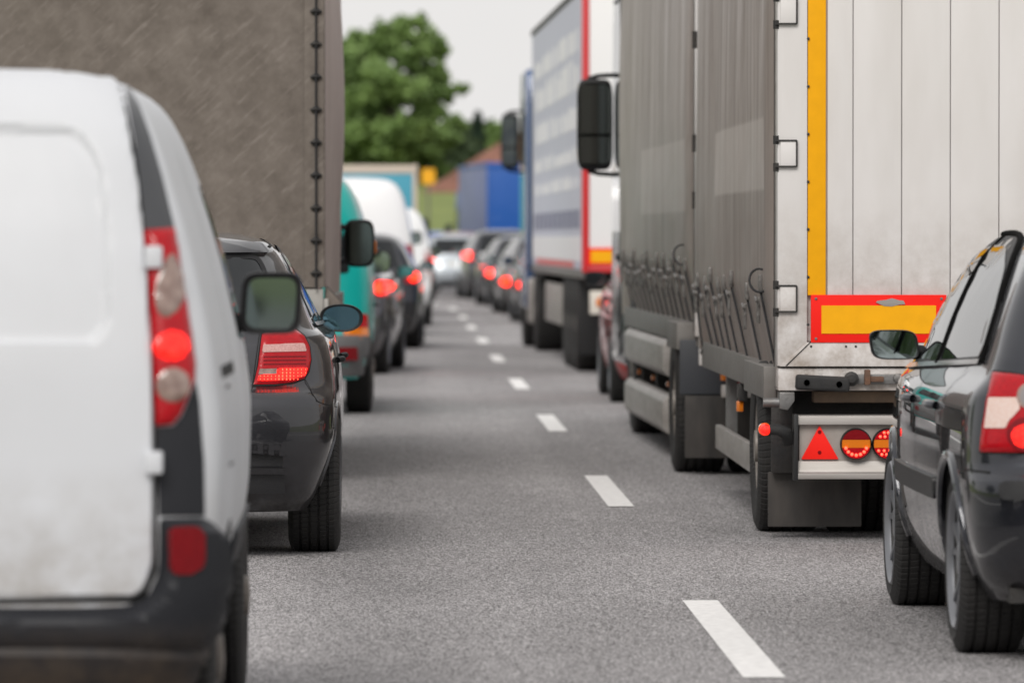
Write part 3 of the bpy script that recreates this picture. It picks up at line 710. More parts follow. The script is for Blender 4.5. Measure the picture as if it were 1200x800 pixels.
# ------------------------------------------------------------------ curtain-sided trailer and the lorry that pulls it (right lane)
M_TRW = mat('trailer_white', (.70, .68, .675), .45, coat=.15, var=.35, vscale=5, vcol=(.50, .47, .44), stretch=(1, 1, .25), dirt=(.30, .25, .21), dz=(.75, 1.6), bump=.03, bscale=40)
M_TAPE = mat('amber_reflective_tape', (.86, .40, .004), .55, spec=.2, var=.08, vscale=14)
M_REDB = mat('red_reflective_glow', (.80, .016, .010), .55, spec=.15, emit=(1, .02, .01), es=.03)  # faint red glow added; boards and triangles have no lamp of their own
M_FLAP = mat('mud_flap_rubber', (.022, .02, .019), .7, var=.8, vscale=10, vcol=(.062, .054, .048), stretch=(1, 1, .35), bump=.15)
M_RUST = mat('rusty_steel', (.16, .075, .04), .8, var=.8, vscale=26, vcol=(.07, .05, .04), bump=.4)
M_STRAP = mat('black_webbing', (.02, .02, .022), .8)
M_BUCK = mat('buckle_steel', (.26, .25, .24), .4, metal=.6, var=.8, vscale=40, vcol=(.05, .045, .04))
def curtain_mat(name, base, clean, rects, rough=.40):
    m = bpy.data.materials.new(name); m.use_nodes = True
    n = m.node_tree.nodes; L = m.node_tree.links; b = n['Principled BSDF']
    tc = n.new('ShaderNodeTexCoord'); sp = n.new('ShaderNodeSeparateXYZ'); L.new(tc.outputs['Object'], sp.inputs[0])
    def M(op, a, bb=None, c=None):
        q = n.new('ShaderNodeMath'); q.operation = op
        for i, t in enumerate((a, bb, c)):
            if t is None: continue
            if isinstance(t, (int, float)): q.inputs[i].default_value = t
            else: L.new(t, q.inputs[i])
        return q.outputs[0]
    def nz(scale, st, d=6, r=.6):
        mp = n.new('ShaderNodeMapping'); mp.inputs['Scale'].default_value = st; L.new(tc.outputs['Object'], mp.inputs[0])
        q = n.new('ShaderNodeTexNoise'); q.inputs['Scale'].default_value = scale; q.inputs['Detail'].default_value = d; q.inputs['Roughness'].default_value = r
        L.new(mp.outputs[0], q.inputs[0]); return q.outputs[0]
    def mr(a, lo, hi, o0, o1):
        q = n.new('ShaderNodeMapRange'); q.inputs[1].default_value = lo; q.inputs[2].default_value = hi; q.inputs[3].default_value = o0; q.inputs[4].default_value = o1
        L.new(a, q.inputs[0]); return q.outputs[0]
    grime = mr(nz(1.6, (1, 3.2, .35)), .3, .7, 0, 1); streak = mr(nz(7, (1, 2.2, .05), 4), .4, .75, 0, 1)
    msk = None
    for (y0, y1, z0, z1) in rects:      # patches that stayed clean where old stickers came off
        e = .02; q = None
        for a, lo, hi in ((sp.outputs[1], y0, y1), (sp.outputs[2], z0, z1)):
            t = M('MULTIPLY', M('MULTIPLY_ADD', a, 1/e, -lo/e), 1); t.node.use_clamp = True
            u = M('MULTIPLY_ADD', a, -1/e, hi/e); u.node.use_clamp = True
            w_ = M('MULTIPLY', t, u); q = w_ if q is None else M('MULTIPLY', q, w_)
        msk = q if msk is None else M('MAXIMUM', msk, q)
    c1 = n.new('ShaderNodeMix'); c1.data_type = 'RGBA'; c1.inputs[6].default_value = (*base, 1); c1.inputs[7].default_value = (*[x*.55 for x in base], 1); L.new(M('MULTIPLY', grime, .7), c1.inputs[0])
    c2 = n.new('ShaderNodeMix'); c2.data_type = 'RGBA'; L.new(c1.outputs[2], c2.inputs[6]); c2.inputs[7].default_value = (*[x*1.5 for x in base], 1); L.new(M('MULTIPLY', streak, .2), c2.inputs[0])
    out = c2.outputs[2]
    if msk is not None:
        c3 = n.new('ShaderNodeMix'); c3.data_type = 'RGBA'; L.new(out, c3.inputs[6]); c3.inputs[7].default_value = (*clean, 1); L.new(M('MULTIPLY', msk, .75), c3.inputs[0]); out = c3.outputs[2]
    L.new(out, b.inputs['Base Color'])
    L.new(mr(grime, 0, 1, rough-.08, rough+.12), b.inputs['Roughness']); b.inputs['Specular IOR Level'].default_value = .5
    bp = n.new('ShaderNodeBump'); bp.inputs['Strength'].default_value = .035; bp.inputs['Distance'].default_value = .012
    b2 = n.new('ShaderNodeBump'); b2.inputs['Strength'].default_value = .55; b2.inputs['Distance'].default_value = .03; L.new(nz(1.5, (1, .8, .9), 3), b2.inputs['Height'])
    L.new(nz(2.6, (1, 2.4, .22), 3), bp.inputs['Height']); L.new(b2.outputs[0], bp.inputs['Normal']); L.new(bp.outputs[0], b.inputs['Normal'])
    return m

def curtain(root, x, sgn, y0, y1, z0, z1, m, seed=0, straps=(), name='curtain', bulge=.045, tuck=.05, pleat=.007):
    # tarpaulin wall: hangs from the roof rail, bellies out low down and is tucked in at the hem; puckers between the straps
    ny, nz = int((y1-y0)*22), 54; v = []; f = []
    zk = z0+.40
    def up(y, z):
        t = (z1-z)/(z1-z0)
        o = bulge*sin(pi*.5*min(1, t*1.15))*(.75+.5*noise.noise(Vector((y*.55, z*.4, seed))))
        o += .010*noise.noise(Vector((y*1.3+z*.5, z*.7, seed+3))) + .0012*noise.noise(Vector((y*4, z*.9, seed+9)))
        return o
    def off(y, z, pl=True):
        e = min(1, min(y-y0, y1-y)/.25)
        if z >= zk: o = up(y, z)
        else:
            u = (zk-z)/(zk-z0); o = up(y, zk)*(1-u) - tuck*u
        if pl:
            g_ = smooth01((z0+.75-z)/.75); o += g_*pleat*(noise.noise(Vector((y*7, z*.4, seed+20)))+.5*noise.noise(Vector((y*15, z*.8, seed+30))))
        return o*e
    for j in range(nz+1):
        t = j/nz; t = t**.75; z = z1 + (z0-z1)*t
        for i in range(ny+1):
            y = y0 + (y1-y0)*i/ny
            hem = -.02*abs(sin(y*5.2+seed)) if j == nz else 0
            v.append((x + sgn*off(y, z), y, z+hem))
    for j in range(nz):
        for i in range(ny): f.append((j*(ny+1)+i, j*(ny+1)+i+1, (j+1)*(ny+1)+i+1, (j+1)*(ny+1)+i))
    o = MB().add(v, f).build(name, m, root, angle=80)
    sm = []
    for k, (ys_, lean) in enumerate(straps):
        zb = z0 + .36 + .03*sin(k*2.3+seed); yb = ys_
        pts = []
        for i in range(9):
            t = i/8; y = yb - lean*t; z = zb + (z0-.03-zb)*t
            pts.append((x + sgn*(off(max(y0+.02, min(y1-.02, y)), max(z, z0), False)+.012), y, z))
        st = MB().tube(pts, [.0065]*9, 6).build('strap', M_STRAP, o)
        p = pts[0]; b = MB()
        b.box(p[0]-.010, p[0]+.010, p[1]-.024, p[1]+.024, p[2]-.01, p[2]+.075); b.box(p[0]+sgn*.010-.008, p[0]+sgn*.010+.008, p[1]-.02, p[1]+.02, p[2]-.155, p[2]-.03)
        b.tube([(p[0]+sgn*.02, p[1]-.045, p[2]-.05), (p[0]+sgn*.02, p[1]+.045, p[2]-.03)], .009, 6)
        b.build('buckle', M_BUCK, st, bevel=.003)
        q = pts[-1]; MB().tube([(q[0], q[1], q[2]+.03), (q[0]+sgn*.012, q[1], q[2]-.01), (q[0]-sgn*.02, q[1], q[2]-.03)], .008, 6).build('hook', M_BUCK, st)
    return o

def round_lamp(root, x, y, z, R, ring):
    hs = MB().lathe([(R, .05), (R, .0), (R*.93, -.012), (R*.93, -.006)], (x, y, z), 'y', 36).build('round_tail_lamp', M_BLK, root)
    def disc(name, m, poly, yo, bevel=0): return MB().prism(poly, 'y', y+yo, y+.004).build(name, m, hs, bevel=bevel)
    C = ellipse(x, z, R*.92, R*.92, 40)
    up = [p for p in C if p[1] >= z+R*.30]; dn = [p for p in C if p[1] <= z-R*.24]
    up.sort(key=lambda p: -p[0]); dn.sort(key=lambda p: p[0])
    disc('red_lens', M_REDDK if ring else M_RED, [(x+R*.87, z+R*.29)]+up+[(x-R*.87, z+R*.29)], -.010)
    disc('orange_lens', M_ORA, [(x-R*.90, z-R*.23), (x+R*.90, z-R*.23), (x+R*.90, z+R*.28), (x-R*.90, z+R*.28)], -.008)
    disc('red_lens', M_RED, [(x-R*.88, z-R*.24)]+dn+[(x+R*.88, z-R*.24)], -.010)
    led = MB()
    if ring:
        for i in range(7):
            t = radians(202 + 136*i/6); led.lathe([(R*.105, .0), (R*.09, -.004), (0, -.006)], (x+R*.70*cos(t), y-.010, z+R*.70*sin(t)), 'y', 10)
    else:
        for zz, xs in ((.72, (-.25, .0, .25)), (.47, (-.5, -.2, .2, .5)), (-.42, (-.6, -.25, .1, .45)), (-.66, (-.4, -.1, .2)),):
            for q in xs: led.lathe([(R*.09, .0), (R*.07, -.004), (0, -.006)], (x+R*q, y-.010, z+R*zz), 'y', 10)
    led.build('led_array', M_LITDOT, hs)['kind'] = 'stuff'
    return hs

TX, TY = 3.035, 27.2; TS = F/TY
def tx(px): return (px-VX)/TS - TX
def tz(py): return EYE - (py-VY)/TS
M_CURT = curtain_mat('grey_curtain', (.285, .236, .212), (.43, .38, .35), [(.55, 4.9, 1.62, 1.98)])
def trailer():
    r = tag(empty('curtain_trailer', (TX, TY, 0)), 'grey curtain sided trailer with white rear doors and red triangle reflector', 'trailer')
    H, hw, LEN = 4.0, 1.275, 7.05
    # rear portal frame: posts, header, mitred bottom rail, sill
    for sg in (-1, 1):
        a, b = sorted((sg*hw, sg*(hw-.138)))
        MB().box(a, b, 0, .10, tz(429), H-.12).build('corner_post', M_TRW, r, bevel=.006)
        c0, c1 = sorted((sg*(hw+.002), sg*(hw-.03)))
        MB().box(c0, c1, .101, .19, tz(457)+.01, H-.06).build('corner_rail', M_ALU, r, bevel=.008)
    MB().box(-hw, hw, .002, .12, H-.118, H).build('header', M_TRW, r, bevel=.006)
    rail = MB(); zb, zt = tz(429.5), tz(401)
    rail.prism([(-hw+.01, zb), (hw-.01, zb), (hw-.138, zt), (-hw+.138, zt)], 'y', -.004, .08); rail.build('bottom_rail', M_TRW, r, bevel=.004)
    MB().box(-hw+.004, hw-.004, .012, .25, tz(458), zb-.008).build('rear_sill', M_TRW, r, bevel=.008)
    for px, py, rr in ((945.5, 436, 2.8), (962.5, 436, 2.8), (990, 436, 2.2), (953.5, 434, 1.2), (990, 444, 1.8)):
        MB().lathe([(rr/TS, -.002), (rr/TS, .004), (0, .004)], (tx(px), .012, tz(py)), 'y', 14).build('bolt_hole', M_SEAM, r)
    for px in (951, 992, 1003.5): MB().lathe([(.006, 0), (.005, -.003), (0, -.004)], (tx(px), -.004, tz(406)), 'y', 8).build('rivet', M_DARKST, r)
    for i in range(12):
        MB().lathe([(.007, 0), (.006, -.003), (0, -.004)], (tx(947.5), 0, 1.0+.22*i), 'y', 8).build('rivet', M_DARKST, r)
    MB().prism([(tx(921), tz(428.5)), (tx(922.5), tz(428.8)), (tx(951.5), tz(400.5)), (tx(950), tz(400.5))], 'y', -.0062, -.003).build('mitre_joint', M_SEAM, r)
    # doors made of boards
    edges = [971.5] + [1000.3 + 57.2*i for i in range(0, 10)]
    ztop = H-.125
    for sg, side_ in ((-1, 0), (1, 1)):
        door = MB().box(*sorted((sg*(hw-.14), sg*.006)), .032, .075, zt+.005, ztop).build('rear_door', M_TRW, r)
        xs = [hw-.14-.088-.002] + [-tx(1000.3+57.2*i) for i in range(0, 5)] + [.008]
        xs = [q for q in xs if q >= .008]
        for i in range(len(xs)-1):
            a, b = sorted((sg*(xs[i]-.0022), sg*(xs[i+1]+.0022)))
            MB().box(a, b, .012, .034, zt+.012, ztop-.01).build('board', M_TRW, door, bevel=.003)
        a, b = sorted((sg*(hw-.1405), sg*(hw-.14-.084)))
        MB().box(a, b, .004, .03, tz(346), ztop-.05).build('amber_tape', M_TAPE, door, bevel=.002)
        for zz in (tz(13), tz(180), tz(350), 3.4):
            hg = MB().box(*sorted((sg*(hw-.012), sg*(hw-.085))), -.012, .0, zz-.058, zz+.058).build('door_hinge', M_TRW, door, bevel=.004)
            fr = MB()
            for d in (-1, 1): fr.box(*sorted((sg*(hw+.012), sg*(hw-.088))), -.016, -.002, zz+d*.060-.004, zz+d*.060+.004)
            fr.box(*sorted((sg*(hw-.086), sg*(hw-.092))), -.016, -.002, zz-.06, zz+.06)
            fr.build('hinge_edge', M_DARKST, hg)
            for d in (-1, 1): MB().lathe([(0, -.02), (.016, -.02), (.016, .02), (0, .02)], (sg*(hw+.004), .012, zz+d*.063), 'z', 12).build('hinge_pin', M_DARKST, hg)
        # marking board
        if sg < 0: x0, x1 = tx(950.5), tx(1110)
        else: x0, x1 = -tx(1110), -tx(950.5)
        z0, z1 = tz(401.5), tz(345.5); bt = 12.5/TS
        bd = MB().box(x0, x1, -.010, .003, z0, z1).build('marking_board', M_REDB, r, bevel=.004)
        MB().box(x0+bt, x1-bt, -.0135, -.009, z0+bt*.85, z1-bt).build('amber_panel', M_TAPE, bd)
        for q in (x0+.024, x1-.024):
            for zz in (z0+.018, z1-.018): MB().lathe([(.007, 0), (.006, -.004), (0, -.005)], (q, -.010, zz), 'y', 8).build('rivet', M_STEEL, bd)
        random.seed(3); sc = [(x0+.375+.065*cos(t)*(.8+.4*random.random()), z1-.035+.016*sin(t)*(.7+.6*random.random())) for t in [2*pi*i/12 for i in range(12)]]
        MB().prism(sc, 'y', -.0155, -.009).build('scrape_mark', M_ALU, bd)
    # latch rail and rubber buffer on the sill
    bf = MB().box(-.125, .125, -.06, .012, -.035, .035).build('rubber_buffer', M_RUB, r, bevel=.016, loc=(tx(964), 0, tz(449)), seg=3)
    bf.rotation_euler = (0, radians(3), 0)
    for q in (-.075, .075): MB().lathe([(.014, 0), (.014, .006), (0, .006)], (q, -.066, 0), 'y', 14).build('bolt', M_SEAM, bf)
    lt = MB().box(tx(996), tx(1075), -.014, .012, tz(450), tz(438.5)).build('latch', M_STEEL, r, bevel=.006)
    lv = MB(); lv.box(tx(1013), tx(1020), -.05, -.014, tz(451), tz(433)); lv.box(tx(1018), tx(1036), -.038, -.014, tz(447.5), tz(441)); lv.build('latch_lever', M_RUST, lt, bevel=.006)
    MB().lathe([(.034, 0), (.034, -.03), (.02, -.034), (.018, -.05), (0, -.052)], (tx(998), -.006, tz(444)), 'y', 18).build('latch_hub', M_DARKST, lt)
    MB().lathe([(.024, 0), (.022, -.012), (.012, -.016), (0, -.016)], (tx(1053), -.014, tz(443)), 'y', 6).build('latch_nut', M_STEEL, lt)
    MB().lathe([(.022, 0), (.022, -.012), (.012, -.016), (0, -.016)], (tx(1068), -.014, tz(443.5)), 'y', 6).build('latch_nut', M_DARKST, lt)
    # chassis behind the light bar
    MB().box(-1.1, 1.1, .12, .24, tz(473), tz(459.5)).build('cross_member', mat('brown_cross_member', (.22, .15, .10), .7, var=.7, vscale=12, vcol=(.09, .07, .055)), r, bevel=.01)
    MB().box(-1.23, 1.23, .35, .6, .30, .70).build('rear_chassis_plate', M_DARKST, r)
    br = MB().prism([(tx(914), tz(459.5)), (tx(932), tz(459.5)), (tx(932), tz(470)), (tx(924), tz(481)), (tx(914), tz(479))], 'y', .01, .13).build('corner_bracket', M_STEEL, r, bevel=.006)
    MB().lathe([(0, -.05), (.022, -.05), (.022, .03), (0, .03)], (tx(908), .04, tz(472)), 'x', 12).build('bracket_roller', M_STEEL, br)
    for sg in (-.42, .42): MB().box(sg-.05, sg+.05, .1, LEN+.2, .52, .70).build('chassis_beam', M_DARKST, r)
    # light bar / underrun guard
    x0, x1 = tx(934.5), -tx(934.5)
    bar = MB().box(x0+.01, x1-.01, -.02, .0, tz(540), tz(497)).build('light_bar', mat('bar_plate', (.36, .325, .30), .55, metal=.2, var=.6, vscale=10, vcol=(.20, .17, .145)), r)
    MB().prism([(-.05, tz(497.5)), (-.045, tz(487)), (.04, tz(486)), (.04, tz(497.5))], 'x', x0, x1).build('upper_rail', M_ALU, bar, bevel=.004)
    MB().prism([(-.025, tz(540)), (-.045, tz(553)), (-.06, tz(554.5)), (-.06, tz(561)), (.05, tz(562)), (.05, tz(540))], 'x', x0, x1).build('lower_rail', M_ALU, bar, bevel=.003)
    for a in (x0-.018, x1-.002): MB().box(a, a+.02, -.062, .06, tz(563), tz(485)).build('end_cap', M_BLK, bar, bevel=.004)
    tri = roundpoly([(tx(939), tz(538)), (tx(983), tz(538)), (tx(960.5), tz(498.5))], .006)
    for sg in (1, -1):
        q = [(sg*p[0], p[1]) for p in tri]
        t = MB().prism(q, 'y', -.034, -.02).build('triangle_reflector', M_REDB, bar, bevel=.002)
        for zz in (506, 530): MB().lathe([(.009, 0), (.008, -.003), (0, -.003)], (sg*tx(960.5), -.034, tz(zz)), 'y', 10).build('rivet', M_REDDK, t)
        round_lamp(bar, sg*tx(1003), -.05, tz(520), 18.5/TS, True); round_lamp(bar, sg*tx(1040.5), -.05, tz(520), 18.5/TS, False)
        # marker lamp on its rubber arm
        arm = MB().tube([(sg*tx(926), .03, tz(516)), (sg*tx(921), -.01, tz(507)), (sg*tx(912), -.02, tz(503.5)), (sg*tx(900), -.03, tz(503))], [.036, .03, .026, .022], 12).build('marker_arm', M_RUB, r)
        MB().lathe([(.026, .02), (.027, -.03), (.02, -.045), (0, -.05)], (sg*tx(896.5), -.01, tz(503)), 'y', 20).build('marker_lamp', M_LIT, arm)
        MB().lathe([(.03, .035), (.03, -.012), (.026, -.012)], (sg*tx(896.5), -.01, tz(503)), 'y', 20).build('lamp_collar', M_ORA, arm)
        MB().box(*sorted((sg*tx(905), sg*tx(1016))), .28, .30, tz(621), tz(556)).build('mud_flap', M_FLAP, r, bevel=.006)
        MB().box(*sorted((sg*tx(908), sg*tx(934))), .22, .26, tz(557), tz(475)).build('wing_stay', M_DARKST, r, bevel=.01)
        ms = MB()
        pr = [(1.0+.475*cos(radians(a)), .41+.475*sin(radians(a))) for a in range(4, 177, 12)]
        ms.prism(pr + [(1.0+.445*cos(radians(a)), .41+.445*sin(radians(a))) for a in range(172, 3, -12)], 'x', *sorted((sg*(hw-.075), sg*(hw-.62)))); ms.build('mudguard', M_BLK, r)
        MB().box(*sorted((sg*(hw+.052), sg*(hw-.008))), .196, 1.75, .652, .803).build('wheel_arch_skirt', bpy.data.materials.get('grey_side_rail') or mat('grey_side_rail', (.19, .18, .17), .55, metal=.2, var=.5, vscale=9, vcol=(.10, .09, .08)), r, bevel=.006)
        # side: bottom rail, curtain, guard rail, roof rail, poles
        MB().box(*sorted((sg*(hw-.01), sg*(hw-.07))), .195, LEN-.01, .655, .80).build('side_rail', mat('grey_side_rail', (.19, .18, .17), .55, metal=.2, var=.5, vscale=9, vcol=(.10, .09, .08)), r, bevel=.006)
        MB().box(*sorted((sg*hw, sg*(hw-.06))), .195, LEN-.07, H-.11, H-.003).build('roof_rail', M_ALU, r, bevel=.008)
        Y = [34.2, 33.55, 32.9, 32.3, 31.7, 31.05, 30.2, 29.1, 27.95]
        curtain(r, sg*(hw+.004), sg, .20, LEN-.09, .775, H-.10, M_CURT, seed=2+sg, straps=[(q-TY-.05, .12) for q in Y])
        MB().tube([(sg*(hw+.045+.048*cos(t)), .62+.03*sin(t), 1.20+.055*sin(t)) for t in [2*pi*i/20 for i in range(21)]], .006, 6).build('cable_loop', M_STRAP, r)
        MB().box(*sorted((sg*(hw+.004), sg*(hw-.05))), LEN-.085, LEN-.01, .66, H-.01).build('front_pillar', M_TRW, r, bevel=.008)
        for zz in (1.05, 1.62, 1.95, 2.55, 2.85, 3.4):
            MB().tube([(sg*(hw+.02), LEN-.05, zz-.05), (sg*(hw+.02), LEN-.05, zz+.05)], .024, 8).build('pillar_fitting', M_DARKST, r)
        gp = [(1.62, .20), (1.75, .21), (2.0, .235), (5.2, .245), (5.2, .375), (2.0, .375), (1.75, .36), (1.62, .34)]
        gr = MB().prism(gp, 'x', *sorted((sg*(hw+.005), sg*(hw-.03)))).build('side_guard', M_ALU, r, bevel=.006)
        for yy in (2.3, 4.8): MB().box(*sorted((sg*(hw-.032), sg*(hw-.09))), yy-.05, yy+.05, .25, .655).build('guard_post', M_STEEL, gr)
        mk = MB().box(*sorted((sg*(hw-.005), sg*(hw-.05))), 3.15, 3.25, .56, .65).build('side_marker_bracket', M_DARKST, r, bevel=.004)
        MB().box(*sorted((sg*(hw+.006), sg*(hw-.03))), 3.17, 3.23, .505, .56).build('side_marker', M_ORA, mk, bevel=.006)
        wheel(r, sg*(hw-.105), 1.0, .41, .30, .25, 'steel', sg); wheel(r, sg*(hw-.44), 1.0, .41, .30, .25, 'steel', sg)
        wheel(r, sg*(hw-.66), 5.75, .41, .30, .25, 'steel', sg)
    for yy in (1.0, 5.75): MB().tube([(-.9, yy, .41), (.9, yy, .41)], .07, 12).build('axle', M_DARKST, r)
    MB().box(-hw+.06, hw-.06, .2, LEN-.02, .80, .84).build('floor', M_DARKST, r)
    MB().box(-hw+.005, hw-.005, LEN-.009, LEN+.03, .66, H-.02).build('front_wall', M_TRW, r)
    MB().box(-hw+.065, hw-.065, .125, LEN-.02, H-.03, H-.006).build('roof', M_TRW, r)
    MB().tube([(-.2, LEN, .55), (0, LEN+.55, .52), (.2, LEN, .55)], .06, 8).build('drawbar', M_DARKST, r)
trailer()

def truck_mirror(root, x, y, z, w, h, side, armx):
    hs = MB(); n = 28; v = []
    seq = [(.9, .004), (.92, -.008), (1, .0), (1, .05), (.93, .12), (.7, .17), (.35, .19)]
    for k, yo in seq: v += [(x+p[0]*k, y+yo, z+p[1]*k) for p in ellipse(0, 0, w/2, h/2, n, 6)]
    f = [(i*n+k, i*n+(k+1) % n, (i+1)*n+(k+1) % n, (i+1)*n+k) for i in range(len(seq)-1) for k in range(n)] + [tuple((len(seq)-1)*n+k for k in range(n))]
    hs.add(v, f)
    for dz in (.5, -.5):
        hs.tube([(x+side*w*.2, y+.08, z+dz*h), (x-side*w*.1, y+.08, z+dz*h*1.07), (armx, y+.12, z+dz*h*1.1)], .018, 8)
    m = hs.build('mirror', M_TRIM, root, angle=50)
    def face(nm, z0, z1): MB().add([(x+sx*w*.43, y-.001, zz) for zz in (z0, z1) for sx in (-1, 1)], [(0, 1, 3, 2)]).build(nm, mat('dim_mirror_glass', (.16, .18, .18), .04, metal=1), m)
    face('mirror_glass', z-h*.10, z+h*.44); face('mirror_glass', z-h*.43, z-h*.13)
    return m

def cab(root, y0, y1, hw, H, m, zf=.45, glass=True):
    # cab-over lorry cab: side profile with a raked windscreen, chamfered rear corners
    body = MB(); sec = [(y0, zf), (y1-.02, zf), (y1, zf+.5), (y1-.02, zf+1.05), (y1-.30, H-.35), (y1-.55, H), (y0+.1, H), (y0, H-.15)]
    body.prism(sec, 'x', -hw, hw); o = body.build('cab', m, root, bevel=.05, seg=3)
    for sg in (-1, 1):
        a, b = sorted((sg*(hw+.006), sg*(hw-.02)))
        MB().prism(roundpoly([(y0+.55, zf+1.0), (y1-.16, zf+1.0), (y1-.36, H-.55), (y0+.55, H-.5)], .05), 'x', a, b).build('side_window', M_GLASS, o)
        MB().tube([(sg*(hw+.005), y0+.5, zf+.1), (sg*(hw+.005), y0+.5, H-.4), (sg*(hw+.005), y1-.4, H-.4)], .006, 5).build('door_seam', M_SEAM, o)
        MB().box(*sorted((sg*(hw+.03), sg*(hw-.01))), y0+.6, y0+.78, zf+.78, zf+.83).build('door_handle', M_BLK, o, bevel=.008)
    MB().box(-hw+.1, hw-.1, y1-.12, y1+.006, zf+1.1, H-.6).build('windscreen', M_GLASS, o)
    return o

def lorry():
    X0, Y0 = 1.76+1.275, 34.72
    yaw = math.atan((.10)/8.5)
    r = tag(empty('curtain_lorry', (X0, Y0, 0), yaw), 'grey curtain sided lorry with aluminium side guards, pulling the trailer', 'lorry')
    H, hw, LEN = 4.0, 1.275, 8.6
    mc = M_CURT2
    MB().box(-hw+.06, hw-.06, .1, LEN, .86, .95).build('floor', M_DARKST, r)
    MB().box(-hw, hw, 0, .09, .82, H).build('rear_wall', M_TRW, r, bevel=.008)
    MB().box(-hw+.005, hw-.005, LEN-.06, LEN, .88, H-.003).build('front_wall', M_TRW, r, bevel=.008)
    MB().box(-hw+.065, hw-.065, .095, LEN-.065, H-.03, H-.006).build('roof', M_TRW, r)
    for a in (-.42, .42): MB().box(a-.05, a+.05, .2, LEN+2.2, .58, .84).build('chassis_beam', M_DARKST, r)
    for sg in (-1, 1):
        MB().box(*sorted((sg*(hw-.01), sg*(hw-.07))), .095, LEN-.065, .76, .90).build('side_rail', bpy.data.materials['grey_side_rail'], r, bevel=.006)
        MB().box(*sorted((sg*hw, sg*(hw-.06))), .095, LEN-.065, H-.11, H-.003).build('roof_rail', M_ALU, r, bevel=.008)
        curtain(r, sg*(hw+.004), sg, .095, LEN-.07, .86, H-.10, mc, seed=11+sg, straps=[(.45+.56*i, .12) for i in range(14)], bulge=.05)
        MB().tube([(sg*(hw+.045+.05*cos(t)), .55+.03*sin(t), 1.30+.06*sin(t)) for t in [2*pi*i/20 for i in range(21)]], .006, 6).build('cable_loop', M_STRAP, r)
        # aluminium side guards (two boards), stays and their orange markers
        for z0, z1 in ((.13, .40), (.50, .76)):
            gp = [(sg*(hw-.005), z0+.02), (sg*(hw+.02), z0+.05), (sg*(hw+.02), z1-.05), (sg*(hw-.005), z1-.015), (sg*(hw-.05), z1), (sg*(hw-.05), z0)]
            MB().prism(gp, 'y', 3.0, 7.9).build('side_guard', M_ALU, r, bevel=.008)
        for yy in (3.4, 5.2, 7.0):
            MB().box(*sorted((sg*(hw-.06), sg*(hw-.16))), yy-.05, yy+.05, .15, .80).build('guard_post', M_DARKST, r)
            MB().box(*sorted((sg*(hw-.035), sg*(hw-.06))), yy+.12, yy+.18, .435, .47).build('side_marker', M_ORA, r, bevel=.006)
        mk = MB().box(*sorted((sg*(hw-.005), sg*(hw-.05))), 1.75, 1.87, .62, .75).build('side_marker_bracket', M_DARKST, r, bevel=.004)
        MB().box(*sorted((sg*(hw+.006), sg*(hw-.03))), 1.78, 1.85, .54, .62).build('side_marker', M_ORA, mk, bevel=.006)
        wheel(r, sg*(hw-.055), .64, .42, .30, .25, 'steel', sg); wheel(r, sg*(hw-.39), .64, .42, .30, .25, 'steel', sg); wheel(r, sg*(hw-.17), 7.7, .50, .30, .29, 'steel', sg)
        MB().box(*sorted((sg*(hw+.055), sg*(hw-.40))), .09, .115, .10, .47).build('mud_flap', M_FLAP, r, bevel=.006)
        MB().box(*sorted((sg*(hw+.10), sg*(hw-.008))), .14, 1.2, .74, .90).build('wheel_arch_skirt', bpy.data.materials['grey_side_rail'], r, bevel=.006)
        pr = [(.64+.49*cos(radians(a)), .42+.49*sin(radians(a))) for a in range(2, 179, 11)]
        MB().prism(pr + [(.64+.46*cos(radians(a)), .42+.46*sin(radians(a))) for a in range(178, 1, -11)], 'x', *sorted((sg*(hw-.01), sg*(hw-.64)))).build('mudguard', M_BLK, r)
        MB().box(*sorted((sg*(hw+.085), sg*(hw-.40))), .10, .13, .475, .80).build('mudguard_back', mat('slate_mudguard', (.035, .038, .045), .5), r, bevel=.008)
        lb = MB().box(*sorted((sg*(hw-.18), sg*(hw-.62))), .0, .06, .54, .72).build('tail_lamp', M_REDDK, r, bevel=.01)
        MB().box(*sorted((sg*(hw-.15), sg*(hw-.2))), -.01, .05, .56, .66).build('indicator', M_ORA, lb, bevel=.006)
        MB().lathe([(.02, 0), (.016, -.006), (0, -.01)], (sg*(hw-.24), -.002, .70), 'y', 12).build('lit_lamp', M_LIT, lb)
    MB().box(-1.12, 1.12, -.015, .05, .46, .535).build('rear_bumper', M_TRW, r, bevel=.01)
    for yy, zz in ((.64, .42), (7.7, .5)): MB().tube([(-1.0, yy, zz), (1.0, yy, zz)], .07, 12).build('axle', M_DARKST, r)
    c = cab(r, LEN+.35, LEN+2.35, 1.24, 3.6, mat('dark_cab_paint', (.03, .03, .034), .35, coat=.8))
    truck_mirror(r, -1.39, LEN+1.9, 2.27, .275, .70, -1, -1.2); truck_mirror(r, 1.39, LEN+1.9, 2.27, .275, .70, 1, 1.22)
M_CURT2 = curtain_mat('grey_curtain_front', (.29, .238, .212), (.395, .345, .315), [(.4, 5.2, 1.55, 2.0)])
lorry()

